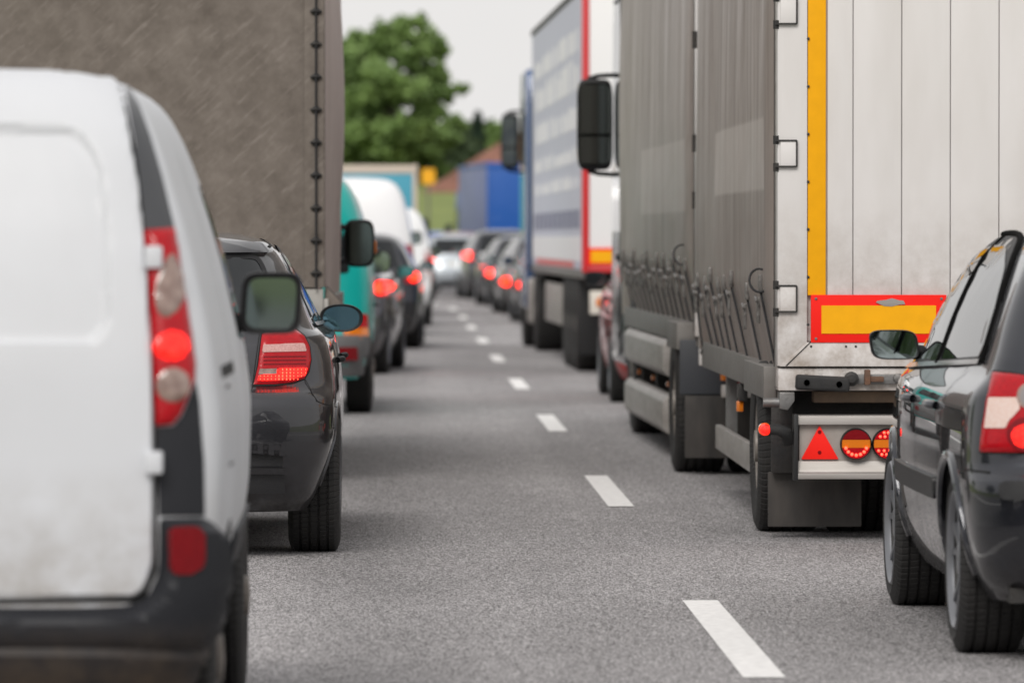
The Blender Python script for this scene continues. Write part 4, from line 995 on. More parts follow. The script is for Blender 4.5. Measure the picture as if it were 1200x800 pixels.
# ------------------------------------------------------------------ canvas truck ahead of the dark hatchback (left lane)
def canvas_mat():
    m = bpy.data.materials.new('brown_grey_canvas'); m.use_nodes = True
    n = m.node_tree.nodes; L = m.node_tree.links; b = n['Principled BSDF']; tc = n.new('ShaderNodeTexCoord')
    def nz(scale, st, d, r, rot=0):
        m0 = n.new('ShaderNodeMapping'); m0.inputs['Rotation'].default_value = (0, rot, 0); L.new(tc.outputs['Object'], m0.inputs[0])
        mp = n.new('ShaderNodeMapping'); mp.inputs['Scale'].default_value = st; L.new(m0.outputs[0], mp.inputs[0])
        q = n.new('ShaderNodeTexNoise'); q.inputs['Scale'].default_value = scale; q.inputs['Detail'].default_value = d; q.inputs['Roughness'].default_value = r
        L.new(mp.outputs[0], q.inputs[0]); return q.outputs[0]
    a = nz(5, (1, 1, 1), 9, .72); c = nz(13, (.45, 1, 2.6), 6, .68, .75)
    mr = n.new('ShaderNodeMapRange'); mr.inputs[1].default_value = .3; mr.inputs[2].default_value = .72; L.new(a, mr.inputs[0])
    mx = n.new('ShaderNodeMix'); mx.data_type = 'RGBA'; mx.inputs[6].default_value = (.105, .086, .072, 1); mx.inputs[7].default_value = (.20, .172, .15, 1); L.new(mr.outputs[0], mx.inputs[0])
    m2 = n.new('ShaderNodeMix'); m2.data_type = 'RGBA'; L.new(mx.outputs[2], m2.inputs[6]); m2.inputs[7].default_value = (.27, .235, .21, 1)
    r2 = n.new('ShaderNodeMapRange'); r2.inputs[1].default_value = .54; r2.inputs[2].default_value = .78; r2.inputs[4].default_value = .8; L.new(c, r2.inputs[0]); L.new(r2.outputs[0], m2.inputs[0])
    L.new(m2.outputs[2], b.inputs['Base Color']); b.inputs['Roughness'].default_value = .75
    bp = n.new('ShaderNodeBump'); bp.inputs['Strength'].default_value = .3; bp.inputs['Distance'].default_value = .01; L.new(a, bp.inputs['Height']); L.new(bp.outputs[0], b.inputs['Normal'])
    return m
M_CANV = canvas_mat()
M_CANVS = mat('canvas_side', (.66, .575, .54), .65, var=.4, vscale=5, vcol=(.50, .43, .40), stretch=(1, 1, .3), bump=.15, bscale=8)
def canvas_truck():
    YR = 33.6; s = F/YR; hw = 1.12; xc = (381-VX)/s - hw
    r = tag(empty('canvas_truck', (xc, YR, 0), -radians(.55)), 'truck with a brown grey canvas cover and eyelets, in front of the dark hatchback', 'truck')
    zb, H, LEN = 1.12, 3.25, 4.6
    # rear sheet with slight sag, side sheets bellying out
    v = []; f = []; NX, NZ = 40, 44
    for j in range(NZ+1):
        for i in range(NX+1):
            x = -hw+2*hw*i/NX; z = zb+(H-zb)*j/NZ; e = min(1, min(i, NX-i)/4)*min(1, min(j, NZ-j)/3)
            v.append((x, -.012*e-.028*e*noise.noise(Vector((x*1.3, z*1.1, 4)))-.01*e*noise.noise(Vector((x*4+z*3, z*2, 1))), z))
    f = [(j*(NX+1)+i, j*(NX+1)+i+1, (j+1)*(NX+1)+i+1, (j+1)*(NX+1)+i) for j in range(NZ) for i in range(NX)]
    rear = MB().add(v, f).build('rear_canvas', M_CANV, r, angle=80)
    for sg in (1, -1):
        v = []; NY = 46
        for j in range(NZ+1):
            for i in range(NY+1):
                y = LEN*i/NY; z = zb-.06+(H-zb+.06)*j/NZ; t = j/NZ
                bul = .055*sin(pi*min(1, i/NY))*sin(pi*t)*(1+.5*noise.noise(Vector((y*.8, z, 9)))) + .008*noise.noise(Vector((y*4, z*.6, 2)))*min(1, i/3)
                v.append((sg*(hw+bul), y, z))
        f = [(j*(NY+1)+i, j*(NY+1)+i+1, (j+1)*(NY+1)+i+1, (j+1)*(NY+1)+i) for j in range(NZ) for i in range(NY)]
        MB().add(v, f).build('side_canvas', M_CANVS, r, angle=80)
        # overlapping corner flap with eyelets and lacing rope
        ax = hw-.105
        fl = MB().box(*sorted((sg*(ax-.012), sg*(hw-.002))), -.030, -.016, zb, H-.01).build('corner_flap', M_CANV, r, bevel=.004)
        pts = []
        for k in range(14):
            z = H-.08-.187*k
            if z < zb+.03: break
            z0 = EYE+(VY-(15+38.2*k))/s+.187*2
            if z0 < zb: break
            xx = sg*(hw-.05)
            ring = MB().lathe([(.020, 0), (.024, -.006), (.016, -.010), (.010, -.004)], (xx, -.030, z0), 'y', 16).build('eyelet', M_DARKST, fl)
            MB().tube([(xx-.03, -.04, z0), (xx, -.052, z0+.004), (xx+.03, -.04, z0)], .009, 6).build('staple', M_DARKST, ring)
            pts.append((xx, -.05, z0)); pts.append((xx, -.046, z0-.09))
        MB().tube(pts, .007, 6).build('lacing_rope', M_STRAP, fl)
        MB().box(*sorted((sg*(hw-.015), sg*(hw+.02))), .0, LEN, zb-.19, zb-.065).build('drop_side', mat('pale_dropside', (.42, .41, .39), .55, metal=.2, var=.5, vscale=10, vcol=(.25, .23, .2)), r, bevel=.006)
        MB().prism([(sg*(hw+.0), zb+.01), (sg*(hw+.10), zb-.10), (sg*(hw+.075), zb-.17), (sg*(hw-.005), zb-.08)], 'y', .02, .5).build('loose_canvas_corner', M_CANV, r, bevel=.01)
    MB().box(-hw, hw, 0, LEN, H-.004, H+.03).build('roof_canvas', M_CANVS, r, bevel=.02)
    MB().box(-hw+.01, hw-.01, -.02, .03, zb-.20, zb-.01).build('tail_board', bpy.data.materials['pale_dropside'], r, bevel=.008)
    for a in (-.5, .5): MB().box(a-.03, a+.03, -.03, -.02, zb-.18, zb+.02).build('tail_board_latch', M_STEEL, r, bevel=.004)
    MB().box(-hw+.03, hw-.03, .05, LEN, zb-.27, zb-.20).build('load_bed', M_DARKST, r)
    for a in (-.4, .4): MB().box(a-.05, a+.05, .1, LEN+1.6, .62, zb-.275).build('chassis_beam', M_DARKST, r)
    MB().box(-1.0, 1.0, -.02, .06, .46, .58).build('rear_bumper', M_DARKST, r, bevel=.01)
    for sg in (-1, 1):
        lb = MB().box(*sorted((sg*.72, sg*1.05)), -.01, .05, .62, .74).build('tail_lamp', M_REDDK, r, bevel=.01)
        MB().box(*sorted((sg*.75, sg*.84)), -.016, .0, .635, .725).build('indicator', M_ORA, lb, bevel=.004)
        wheel(r, sg*.86, 1.1, .36, .22, .21, 'steel', sg); wheel(r, sg*.64, 1.1, .36, .22, .21, 'steel', sg); wheel(r, sg*.84, 5.35, .36, .22, .21, 'steel', sg)
    MB().tube([(-.8, 1.1, .36), (.8, 1.1, .36)], .06, 10).build('axle', M_DARKST, r)
    cab(r, LEN+.12, LEN+1.95, .98, 2.25, mat('pale_cab_paint', (.55, .55, .53), .35, coat=.8), zf=.40)
    ym = 6.55; sm = F/(YR+ym); q = r.matrix_basis.inverted()
    for sg in (1, -1):
        px = (421-VX)/sm; loc = q @ Vector((px, YR+ym, EYE-(285-VY)/sm))
        x = loc.x*sg; w_, h_ = .21, .325
        n = 28; v = []; seq = [(.86, .006), (.89, -.006), (1, .0), (1, .05), (.9, .11), (.6, .15), (.2, .16)]
        for k, yo in seq: v += [(x+p[0]*k, loc.y+yo, loc.z+p[1]*k) for p in ellipse(0, 0, w_/2, h_/2, n, 4)]
        mb = MB().add(v, [(i*n+k, i*n+(k+1) % n, (i+1)*n+(k+1) % n, (i+1)*n+k) for i in range(len(seq)-1) for k in range(n)] + [tuple((len(seq)-1)*n+k for k in range(n))])
        for dz in (.11, -.12): mb.tube([(x-sg*.06, loc.y+.06, loc.z+dz), (x-sg*.22, loc.y+.10, loc.z+dz)], .02, 8)
        mo = mb.build('mirror', M_TRIM, r, angle=50)
        MB().add([(x+p[0]*.86, loc.y+.006, loc.z+p[1]*.86) for p in ellipse(0, 0, w_/2, h_/2, n, 4)], [tuple(range(n))]).build('mirror_glass', mat('dark_mirror_glass', (.12, .15, .14), .05, metal=1), mo)
        MB().box(*sorted((x+sg*.095, x+sg*.118)), loc.y+.02, loc.y+.08, loc.z-.07, loc.z+.02).build('indicator', M_ORA, mo, bevel=.006)
canvas_truck()

# ------------------------------------------------------------------ the rest of the queue
T_HATCH = [(.20, .16, 3.98, .78, .28, .5), (.28, .06, 4.1, .825, .3, .5), (.45, 0, 4.2, .865, .32, .55), (.58, 0, 4.2, .875, .33, .6), (.66, .05, 4.17, .878, .3, .6), (.78, .09, 3.95, .874, .3, .6), (.9, .12, 3.4, .855, .3, .6), (.96, .14, 3.15, .835, .3, .6), (1.0, .165, 2.98, .79, .3, .6),
           (1.1, .25, 2.78, .74, .3, .5), (1.2, .33, 2.55, .69, .3, .5), (1.3, .41, 2.3, .63, .3, .5), (1.37, .47, 2.1, .575, .3, .4), (1.41, .55, 1.95, .5, .33, .4), (1.44, .8, 1.75, .36, .3, .3), (1.45, 1.05, 1.6, .18, .2, .2)]
T_VAN = [(.28, .10, 4.2, .80, .2, .5), (.40, .01, 4.35, .86, .22, .5), (.60, 0, 4.4, .90, .22, .5), (.66, .04, 4.4, .905, .2, .5), (.90, .05, 4.3, .91, .2, .5), (1.05, .055, 4.1, .905, .2, .5), (1.3, .075, 3.75, .875, .2, .5), (1.55, .11, 3.5, .82, .2, .5), (1.75, .16, 3.3, .75, .2, .4), (1.85, .21, 3.15, .68, .22, .4), (1.90, .28, 3.0, .60, .25, .4), (1.925, .4, 2.9, .48, .25, .3), (1.94, .65, 2.7, .25, .2, .2)]
def paint(name, c, metal=.15, rough=.32): return mat(name, c, rough, metal=metal, coat=1, dirt=(.09, .08, .072), dz=(.15, .6))
def gen(name, cat, label, x, y, yaw, rows, sc, pm, lamp, lit=True, group=None, bumper_black=False, wr=.315, glass_rear=True, axles=(.80, 3.42), refl=False, lampcol=None, third=False, wstyle='alloy', side_glass=True, seed=0):
    sx, sy, sz = sc
    r = tag(empty(name, (x, y, 0), yaw), label, cat, group)
    R = [(z*sz, a*sy, b*sy, w_*sx, d*sy, e*sy) for z, a, b, w_, d, e in rows]
    ax = [q*sy for q in axles]
    S = Shell(r, R, [(a, wr) for a in ax], paint=pm, nz=44, k1=10, ks=20, arch_r=wr+.035, expn=4, taper=(.045, .07)); hw = S.w
    van = rows is T_VAN
    zb = (1.02 if not van else 1.05)*sz; zt = R[-4][0]-.02
    g = .09
    def P(pts): return [(a*sx, b*sz) for a, b in pts]
    def Q(pts): return [(a*sy, b*sz) for a, b in pts]
    if glass_rear:
        win = P([(-.62, 1.0), (.62, 1.0), (.52, 1.34), (-.52, 1.34)]) if not van else P([(-.72, 1.12), (.72, 1.12), (.62, 1.68), (-.62, 1.68)])
        S.panel('rear_window', roundpoly(win, .05), S.rear, M_GLASS, grid=g, mirror=False)
    elif van: S.line('door_seam', P([(0, .55), (0, 1.85)]), S.rear, .012, M_SEAM, mirror=False)
    if side_glass:
        if not van:
            S.panel('side_window', roundpoly(Q([(1.0, 1.02), (1.9, 1.01), (1.9, 1.37), (1.5, 1.375), (1.15, 1.30), (.98, 1.15)]), .03), S.side, M_GLASS, grid=g)
            S.panel('side_window', roundpoly(Q([(1.97, 1.01), (2.88, 1.0), (2.5, 1.2), (2.2, 1.33), (1.97, 1.37)]), .03), S.side, M_GLASS, grid=g)
        else:
            S.panel('side_window', roundpoly(Q([(2.75, 1.12), (3.7, 1.10), (3.4, 1.55), (2.75, 1.62)]), .04), S.side, M_GLASS, grid=g)
    if lamp:
        x0, x1, z0, z1 = lamp
        lp = S.panel('tail_lamp', roundpoly([(x0, z0), (x1, z0), (x1*.995, z1), (x0, z1)], .025), S.rear, lampcol or M_RED, off=.014, grid=.05)
        if lit:
            cx, cz = (x0*.45+x1*.55), (z0*.45+z1*.55); rr = min(x1-x0, z1-z0)*.42
            S.panel('brake_light', ellipse(cx, cz, rr, rr, 18), S.rear, M_LITFAR, lp, off=.02, grid=.05)
        if refl:
            S.panel('indicator', roundpoly([(x0+.005, z0+.006), (x1-.004, z0+.006), (x1-.004, z0*.55+z1*.45), (x0+.005, z0*.55+z1*.45)], .01), S.rear, M_ORA, lp, off=.018, grid=.05)
    bm_ = M_BLK if bumper_black is True else (bumper_black or None)
    bz = (.26*sz, .60*sz) if not van else (.32*sz, .62*sz)
    if bm_: S.panel('rear_bumper', roundpoly([(-hw*.9, bz[0]), (hw*.9, bz[0]), (hw*.95, bz[1]), (-hw*.95, bz[1])], .03), S.rear, bm_, off=.025, grid=.12, mirror=False)
    else: S.panel('bumper_valance', roundpoly([(-hw*.8, .25*sz), (hw*.8, .25*sz), (hw*.86, .36*sz), (-hw*.86, .36*sz)], .03), S.rear, M_BLK, off=.006, grid=.12, mirror=False)
    if refl: S.panel('reflector', roundpoly([(hw*.62, .44*sz), (hw*.84, .44*sz), (hw*.84, .54*sz), (hw*.62, .54*sz)], .01), S.rear, M_REDDK, off=.032, grid=.06)
    S.panel('number_plate', [(-.26, .70*sz), (.26, .70*sz), (.26, .70*sz+.11), (-.26, .70*sz+.11)], S.rear, mat('number_plate_white', (.6, .6, .58), .5), off=.008, grid=.1, mirror=False)
    for sg in (1, -1):
        S.sgn = sg
        for a in ax: wheel(r, sg*(hw-.125), a, wr, .21, wr*.66, wstyle, sg)
        mirror_pod(r, (sg*(hw+.035), (2.78 if not van else 3.45)*sy, (1.02 if not van else 1.2)*sz), .19, .13 if not van else .2, .1, sg, M_TRIM, M_MIRR, ex=3.4, arm=.1)
        h, nn = S.hit(S.side, 1.3*sy, .86*sz); MB().tube([h+nn*.004, h+nn*.03+Vector((0, .05, 0)), h+nn*.004+Vector((0, .18, 0))], .014, 6).build('door_handle', M_TRIM, r)
    S.sgn = 1
    if third: S.panel('high_brake_light', P([(-.14, 1.37), (.14, 1.37), (.14, 1.395), (-.14, 1.395)]), S.rear, M_LITFAR, off=.01, grid=.1, mirror=False)
    return r, S

GL, GR = 'queue of vehicles in the left lane', 'queue of vehicles in the right lane'
TEAL = mat('teal_paint', (.0, .36, .325), .4, coat=.4)
GREYB = mat('worn_grey_bumper', (.14, .14, .145), .6, var=.4, vscale=8, vcol=(.08, .075, .07))
gen('delivery_van', 'van', 'teal green van with grey bumper beyond the canvas truck', -.175-.915, 46.55, 0, T_VAN, (1.0, 1.05, 1.0), TEAL, (.665, .855, .60, .80), lit=False, bumper_black=GREYB, refl=True, glass_rear=True, wr=.32, wstyle='steel', group=GL)
gen('sport_utility_car', 'car', 'dark grey car with one glowing brake light beyond the teal van', -1.0, 60.2, -radians(3.2), T_HATCH, (1.02, 1.07, 1.02), paint('slate_paint', (.055, .057, .065)), (.72, .89, .80, .96), group=GL)
gen('estate_car', 'car', 'dark estate car in front of the dark grey car, left lane', -.60, 74.2, -radians(1.2), T_HATCH, (1.03, 1.08, 1.02), paint('charcoal_paint', (.03, .031, .036)), (.70, .88, .83, .97), group=GL)
gen('delivery_van', 'van', 'large white van with rounded roof ahead of the estate car', .25-1.0, 84, 0, T_VAN, (1.10, 1.2, 1.17), paint('bright_white_paint', (.8, .8, .82), 0, .4), (.84, .96, .9, 1.3), lit=False, glass_rear=False, wstyle='steel', group=GL)
gen('delivery_van', 'van', 'smaller white van showing right of the large white van', .58-.93, 93.5, 0, T_VAN, (1.02, 1.0, .98), paint('plain_white_paint', (.78, .79, .8), 0, .4), (.8, .9, .8, 1.2), lit=False, glass_rear=False, wstyle='steel', group=GL)
gen('compact_car', 'car', 'dark car partly hidden behind the dark blue tractor unit', 2.0+.86, 97, radians(1.5), T_HATCH, (.98, 1.0, 1.0), paint('graphite_paint', (.04, .04, .045)), (.66, .86, .54, .70), group=GR)
gen('compact_car', 'car', 'silver grey car with a bright orange red brake light, right lane', 1.95+.87, 108.3, radians(2.5), T_HATCH, (1, 1, 1), paint('silver_paint', (.30, .30, .31), .5), (.68, .87, .50, .68), group=GR)
gen('compact_car', 'car', 'dark car just ahead of the silver grey car', 1.86+.88, 121, radians(3.5), T_HATCH, (1, 1.05, 1), paint('night_blue_paint', (.02, .022, .032)), (.68, .87, .58, .76), group=GR)
gen('compact_car', 'car', 'taller dark car with a high mounted brake light, right lane', 1.60+.9, 134.5, radians(3.5), T_HATCH, (1.03, 1.05, 1.1), paint('anthracite_paint', (.032, .034, .045)), (.70, .89, .88, 1.08), group=GR)
gen('estate_car', 'car', 'pale blue grey car at the bend, farthest that shows its tail', .60+.89, 141.5, radians(4), T_HATCH, (1.02, 1.1, 1.03), paint('pale_blue_grey_paint', (.40, .44, .48), .3), (.72, .90, .80, 1.15), lit=False, group=GR)
gen('compact_car', 'car', 'small blue car glimpsed above the pale car at the bend', .30+.86, 165, radians(6), T_HATCH, (1, 1, 1.1), paint('bright_blue_paint', (.02, .09, .42)), (.68, .87, .8, .98), lit=False, group=GR)
gen('compact_car', 'car', 'blue grey car left of the pale car, last in the left lane', .82-.88, 128, -radians(1), T_HATCH, (1, 1.05, 1.03), paint('blue_grey_paint', (.12, .15, .19), .4), (.68, .87, .78, .96), group=GL)
gen('compact_car', 'car', 'maroon car whose roof peeks out ahead of the pale car', .95+.88, 152, radians(5), T_HATCH, (1, 1, 1.08), paint('maroon_paint', (.20, .04, .05), .2), (.68, .87, .85, 1.02), group=GR)
REDP = paint('red_paint', (.55, .018, .02), 0)
gen('compact_car', 'car', 'red car squeezed between the curtain lorry and the white semi trailer', 1.80+.86, 49.6, 0, T_HATCH, (.98, 1.0, 1.02), REDP, (.68, .86, .72, .95), lit=False, group=GR)

def semi():
    Y0, hw, H, LEN = 60.4, 1.275, 4.0, 14.0; s = F/Y0; x0 = (682-VX)/s
    yaw = math.atan(.19/LEN)
    r = tag(empty('semi_trailer', (x0+hw, Y0, 0), yaw), 'white semi trailer with red rear frame and bluish printed side', 'trailer')
    WH = mat('semi_white', (.76, .76, .77), .4, coat=.2); RD = mat('red_frame_paint', (.55, .02, .025), .35, coat=.5)
    SD = mat('bluish_tarp', (.50, .52, .64), .4, var=.35, vscale=2, vcol=(.42, .44, .58)); PR = mat('white_print', (.80, .80, .83), .45); DKP = mat('navy_print', (.10, .11, .22), .45); PK = mat('red_print', (.65, .12, .12), .45); BL = mat('blue_print', (.03, .08, .36), .4)
    body = MB().box(-hw+.02, hw-.02, .03, LEN, 1.05, H-.05).build('box_body', WH, r, bevel=.01)
    for sg in (-1, 1):
        MB().box(*sorted((sg*hw, sg*(hw-.075))), 0, .08, 1.05, H).build('rear_post', RD, r, bevel=.01)
        sd_ = MB().box(*sorted((sg*(hw-.015), sg*hw)), .085, LEN, 1.08, H-.06).build('side_tarp', SD, r)
        a, b = sorted((sg*hw, sg*(hw+.003)))
        # worn print on the tarp: pale rows, a navy row low down, a pale and red band at the foot
        for z, h_, m, n_ in ((3.35, .22, PR, 1), (2.95, .30, PR, 1), (2.55, .22, PR, 2), (2.2, .16, PR, 3), (1.92, .14, PR, 3)):
            rn = random.Random(int(z*100)); L0 = .9
            while L0 < LEN-1.2:
                wd_ = rn.uniform(.35, .8)*(1 if n_ == 1 else .6); hh = h_*rn.uniform(.7, 1.15)
                MB().box(a, b, L0, L0+wd_, z, z+hh).build('printed_block', m, sd_); L0 += wd_ + rn.choice((.12, .12, .15, .5))
        for k in range(10): MB().box(a, b, .6+1.3*k, .6+1.3*k+1.0, 1.50, 1.70).build('printed_block', DKP, sd_)
        MB().box(a, b, .3, LEN-.2, 1.16, 1.42).build('printed_band', PR, sd_); MB().box(a, b, 2.0, 12.5, 1.085, 1.155).build('printed_band', PK, sd_)
        MB().box(*sorted((sg*(hw+.005), sg*(hw-.1))), .085, LEN, .98, 1.075).build('side_rail', M_STEEL, r, bevel=.008)
        MB().box(*sorted((sg*(hw+.015), sg*(hw-.05))), .085, LEN, H-.06, H+.01).build('roof_rail', M_DARKST, r, bevel=.01)
        for yy in (1.9, 3.2, 4.5): wheel(r, sg*(hw-.2), yy, .51, .38, .29, 'steel', sg)
        for yy in (1.2, 2.55, 3.85): MB().box(*sorted((sg*(hw-.02), sg*(hw-.40))), yy-.012, yy+.012, .18, .98).build('mud_flap', M_BLK, r, bevel=.004)
        MB().box(*sorted((sg*(hw-.02), sg*(hw-.05))), 5.6, 10.2, .42, .88).build('side_guard', M_ALU, r, bevel=.01)
        mb_ = MB().box(*sorted((sg*(hw-.06), sg*(hw-.36))), -.012, .0, 1.12, 1.30).build('marking_board', M_REDB, r); MB().box(*sorted((sg*(hw-.09), sg*(hw-.33))), -.018, -.01, 1.15, 1.27).build('amber_panel', M_TAPE, mb_)
        lb = MB().box(*sorted((sg*(hw-.08), sg*(hw-.5))), -.03, .05, .62, .86).build('tail_lamp', mat('cream_lamp_panel', (.6, .56, .5), .4), r, bevel=.01)
        MB().lathe([(.06, .0), (.055, -.014), (0, -.02)], (sg*(hw-.2), -.03, .74), 'y', 20).build('indicator', M_ORA, lb)
        MB().box(*sorted((sg*(hw-.12), sg*(hw-.02))), 12.6, 12.75, .1, 1.0).build('landing_leg', M_STEEL, r, bevel=.006)
    MB().box(-hw+.076, hw-.076, 0, .08, 1.05, 1.11).build('rear_frame_bottom', RD, r, bevel=.008); MB().box(-hw+.076, hw-.076, 0, .08, H-.1, H).build('rear_frame_top', RD, r, bevel=.008)
    for a, b in ((-hw+.078, -.006), (.006, hw-.078)): MB().box(a, b, .008, .03, 1.112, H-.102).build('rear_door', WH, r, bevel=.004)
    for z, h_ in ((3.62, .17), (3.12, .10), (2.78, .10), (2.35, .10), (1.95, .10)): MB().box(-.93, .3, .002, .009, z, z+h_).build('printed_row', BL, r)
    MB().box(-1.1, 1.1, -.02, .06, .42, .56).build('rear_bumper', M_DARKST, r, bevel=.01)
    for a in (-.42, .42): MB().box(a-.06, a+.06, .3, LEN-.5, .78, 1.04).build('chassis_beam', M_DARKST, r)
    for yy in (1.9, 3.2, 4.5): MB().tube([(-1.0, yy, .51), (1.0, yy, .51)], .07, 10).build('axle', M_DARKST, r)
    # tractor unit
    q = r.matrix_basis @ Vector((-.09, LEN-1.2, 0))
    t = tag(empty('tractor_unit', q, yaw), 'dark blue tractor unit pulling the white semi trailer', 'lorry')
    NB = mat('navy_cab_paint', (.02, .07, .20), .35, coat=.8)
    cab(t, 1.75, 4.0, 1.245, 3.55, NB, zf=.5)
    for a in (-.42, .42): MB().box(a-.05, a+.05, -.6, 3.6, .55, .76).build('chassis_beam', M_DARKST, t)
    for sg in (1, -1):
        wheel(t, sg*1.02, .1, .51, .34, .29, 'steel', sg); wheel(t, sg*.68, .1, .51, .34, .29, 'steel', sg); wheel(t, sg*1.06, 3.3, .51, .34, .29, 'steel', sg)
        truck_mirror(t, sg*1.385, 3.55, 2.66, .24, .72, sg, sg*1.22)
        MB().box(*sorted((sg*1.235, sg*.75)), .75, 1.7, .32, .9).build('fuel_tank', M_ALU, t, bevel=.06, seg=3)
        MB().box(*sorted((sg*1.24, sg*1.20)), 1.35, 1.745, 1.05, 3.3).build('air_deflector', NB, t, bevel=.01)
    for yy in (.1, 3.3): MB().tube([(-.9, yy, .51), (.9, yy, .51)], .07, 10).build('axle', M_DARKST, t)
semi()

def box_truck(label, x, y, yaw, hw, H, LEN, rear_m, side_m, trim_m, cab_m, group, name='box_truck'):
    r = tag(empty(name, (x, y, 0), yaw), label, 'truck', group)
    MB().box(-hw+.01, hw-.01, .02, LEN, .95, H-.04).build('box_body', side_m, r, bevel=.02)
    for a, b in ((-hw+.08, -.006), (.006, hw-.08)): MB().box(a, b, -.012, .019, 1.02, H-.16).build('rear_door', rear_m, r, bevel=.006)
    fr = trim_m
    MB().box(-hw, hw, -.006, .08, H-.15, H).build('rear_header', fr, r, bevel=.01); MB().box(-hw, hw, -.006, .08, .93, 1.01).build('rear_sill', fr, r, bevel=.01)
    for sg in (1, -1):
        MB().box(*sorted((sg*hw, sg*(hw-.075))), -.006, .08, 1.012, H-.152).build('rear_post', fr, r, bevel=.01)
        MB().box(*sorted((sg*(hw+.012), sg*(hw-.06))), .085, LEN, H-.10, H+.01).build('roof_rail', fr, r, bevel=.01)
        lb = MB().box(*sorted((sg*(hw-.1), sg*(hw-.4))), -.02, .04, .68, .80).build('tail_lamp', M_RED, r, bevel=.01)
        MB().box(*sorted((sg*(hw-.1), sg*(hw-.2))), -.026, .0, .69, .79).build('indicator', M_ORA, lb)
        wheel(r, sg*(hw-.16), 1.6, .45, .28, .26, 'steel', sg); wheel(r, sg*(hw-.18), LEN+.7, .45, .28, .26, 'steel', sg)
        MB().box(*sorted((sg*(hw-.02), sg*(hw-.4))), .98, 1.0, .15, .93).build('mud_flap', M_BLK, r)
        truck_mirror(r, sg*(hw+.16), LEN+1.5, 1.55, .2, .4, sg, sg*(hw-.08))
    for a in (-.4, .4): MB().box(a-.05, a+.05, .2, LEN+1.8, .62, .94).build('chassis_beam', M_DARKST, r)
    for yy in (1.6, LEN+.7): MB().tube([(-.8, yy, .45), (.8, yy, .45)], .06, 10).build('axle', M_DARKST, r)
    MB().box(-hw+.15, hw-.15, -.01, .06, .45, .58).build('rear_bumper', M_DARKST, r, bevel=.01)
    cab(r, LEN+.15, LEN+2.0, hw-.06, min(H, 2.7), cab_m, zf=.45)
    return r
CREAM = mat('cream_frame', (.55, .47, .40), .5); LB = mat('pale_blue_side', (.05, .30, .42), .4, coat=.3); WHB = mat('white_box', (.74, .75, .76), .45)
box_truck('white box truck with cream roof edge behind the large white van', .36-1.15, 105, 0, 1.15, 2.70, 5.0, LB, WHB, CREAM, WHB, GL)
BDEEP = mat('deep_blue_tarp', (.0, .075, .34), .45, coat=.2); BPALE = mat('sky_sheen_blue_tarp', (.13, .17, .36), .45, var=.3, vscale=1.5)  # paler side is the same blue tarp with sky reflection put into its colour
s = F/153
box_truck('blue box truck standing high behind the cars at the bend', (570.5-VX)/s+1.25, 153, radians(3.9), 1.25, 3.36, 9.5, BDEEP, BPALE, BDEEP, BDEEP, GR)

# ------------------------------------------------------------------ background: trees, house, sign
M_BARK = mat('bark', (.07, .055, .04), .9, bump=.6, bscale=14)
def leaf_mat(name, a, b):
    m = mat(name, a, .6, var=.9, vscale=.7, vcol=b, spec=.3)
    return m
LEAF1 = leaf_mat('summer_leaves', (.225, .33, .105), (.125, .205, .065)); LEAF2 = leaf_mat('dark_leaves', (.12, .165, .085), (.07, .105, .055)); LEAF3 = leaf_mat('spruce_needles', (.04, .068, .04), (.022, .042, .028))
def foliage(lobes, n, size, seed, flat=.6):
    rnd = random.Random(seed); v = []; f = []
    vol = [a[3]**2 for a in lobes]; tot = sum(vol)
    for (cx, cy, cz, R), w_ in zip(lobes, vol):
        clumps = []
        for _ in range(max(5, int(60*w_/max(vol)))):
            d = Vector((rnd.gauss(0, 1), rnd.gauss(0, 1), rnd.gauss(0, 1))).normalized()*R*(.45+.55*rnd.random()**.5)
            clumps.append((Vector((cx, cy, cz))+d*Vector((1, 1, .85)).length/1.65, R*rnd.uniform(.14, .34)))
        m = int(n*w_/tot)
        for i in range(m):
            c, cr = clumps[i % len(clumps)]
            d = Vector((rnd.gauss(0, 1), rnd.gauss(0, 1), rnd.gauss(0, 1)*flat)); d = d.normalized()*cr*rnd.random()**.4
            p = c + d; q = size*rnd.uniform(.6, 1.3)
            a = Vector((rnd.gauss(0, 1), rnd.gauss(0, 1), rnd.gauss(0, .6))).normalized(); b = a.cross(Vector((rnd.gauss(0, 1), rnd.gauss(0, 1), rnd.gauss(0, 1)))).normalized()
            k = len(v); v += [p-a*q*.5, p+b*q*.32, p+a*q*.5, p-b*q*.32]; f.append((k, k+1, k+2, k+3))
    return v, f
def tree(label, base, lobes, n, size, leaf, seed, trunk_r=.25, group='trees behind the queue', name='broadleaf_tree'):
    r = tag(empty(name, base), label, 'tree', group); b = Vector(base)
    L = [(x-b.x, y-b.y, z-b.z, R) for x, y, z, R in lobes]
    v, f = foliage(L, n, size, seed); MB().add(v, f).build('crown', leaf, r, smooth=False)
    top = max(l[2] for l in L); mb = MB(); mb.tube([(0, 0, -.3), (.05, 0, top*.3), (-.05, .05, top*.6), (0, 0, top*.9)], [trunk_r*1.3, trunk_r, trunk_r*.6, trunk_r*.2], 10)
    for l in L: mb.tube([(0, 0, max(.3, l[2]*.45)), (l[0]*.5, l[1]*.5, l[2]*.75), (l[0], l[1], l[2])], [trunk_r*.4, trunk_r*.25, trunk_r*.06], 6)
    mb.build('trunk', M_BARK, r)
    return r
def pxl(px, py, Y, rp): s_ = F/Y; return ((px-VX)/s_, EYE-(py-VY)/s_, rp/s_)
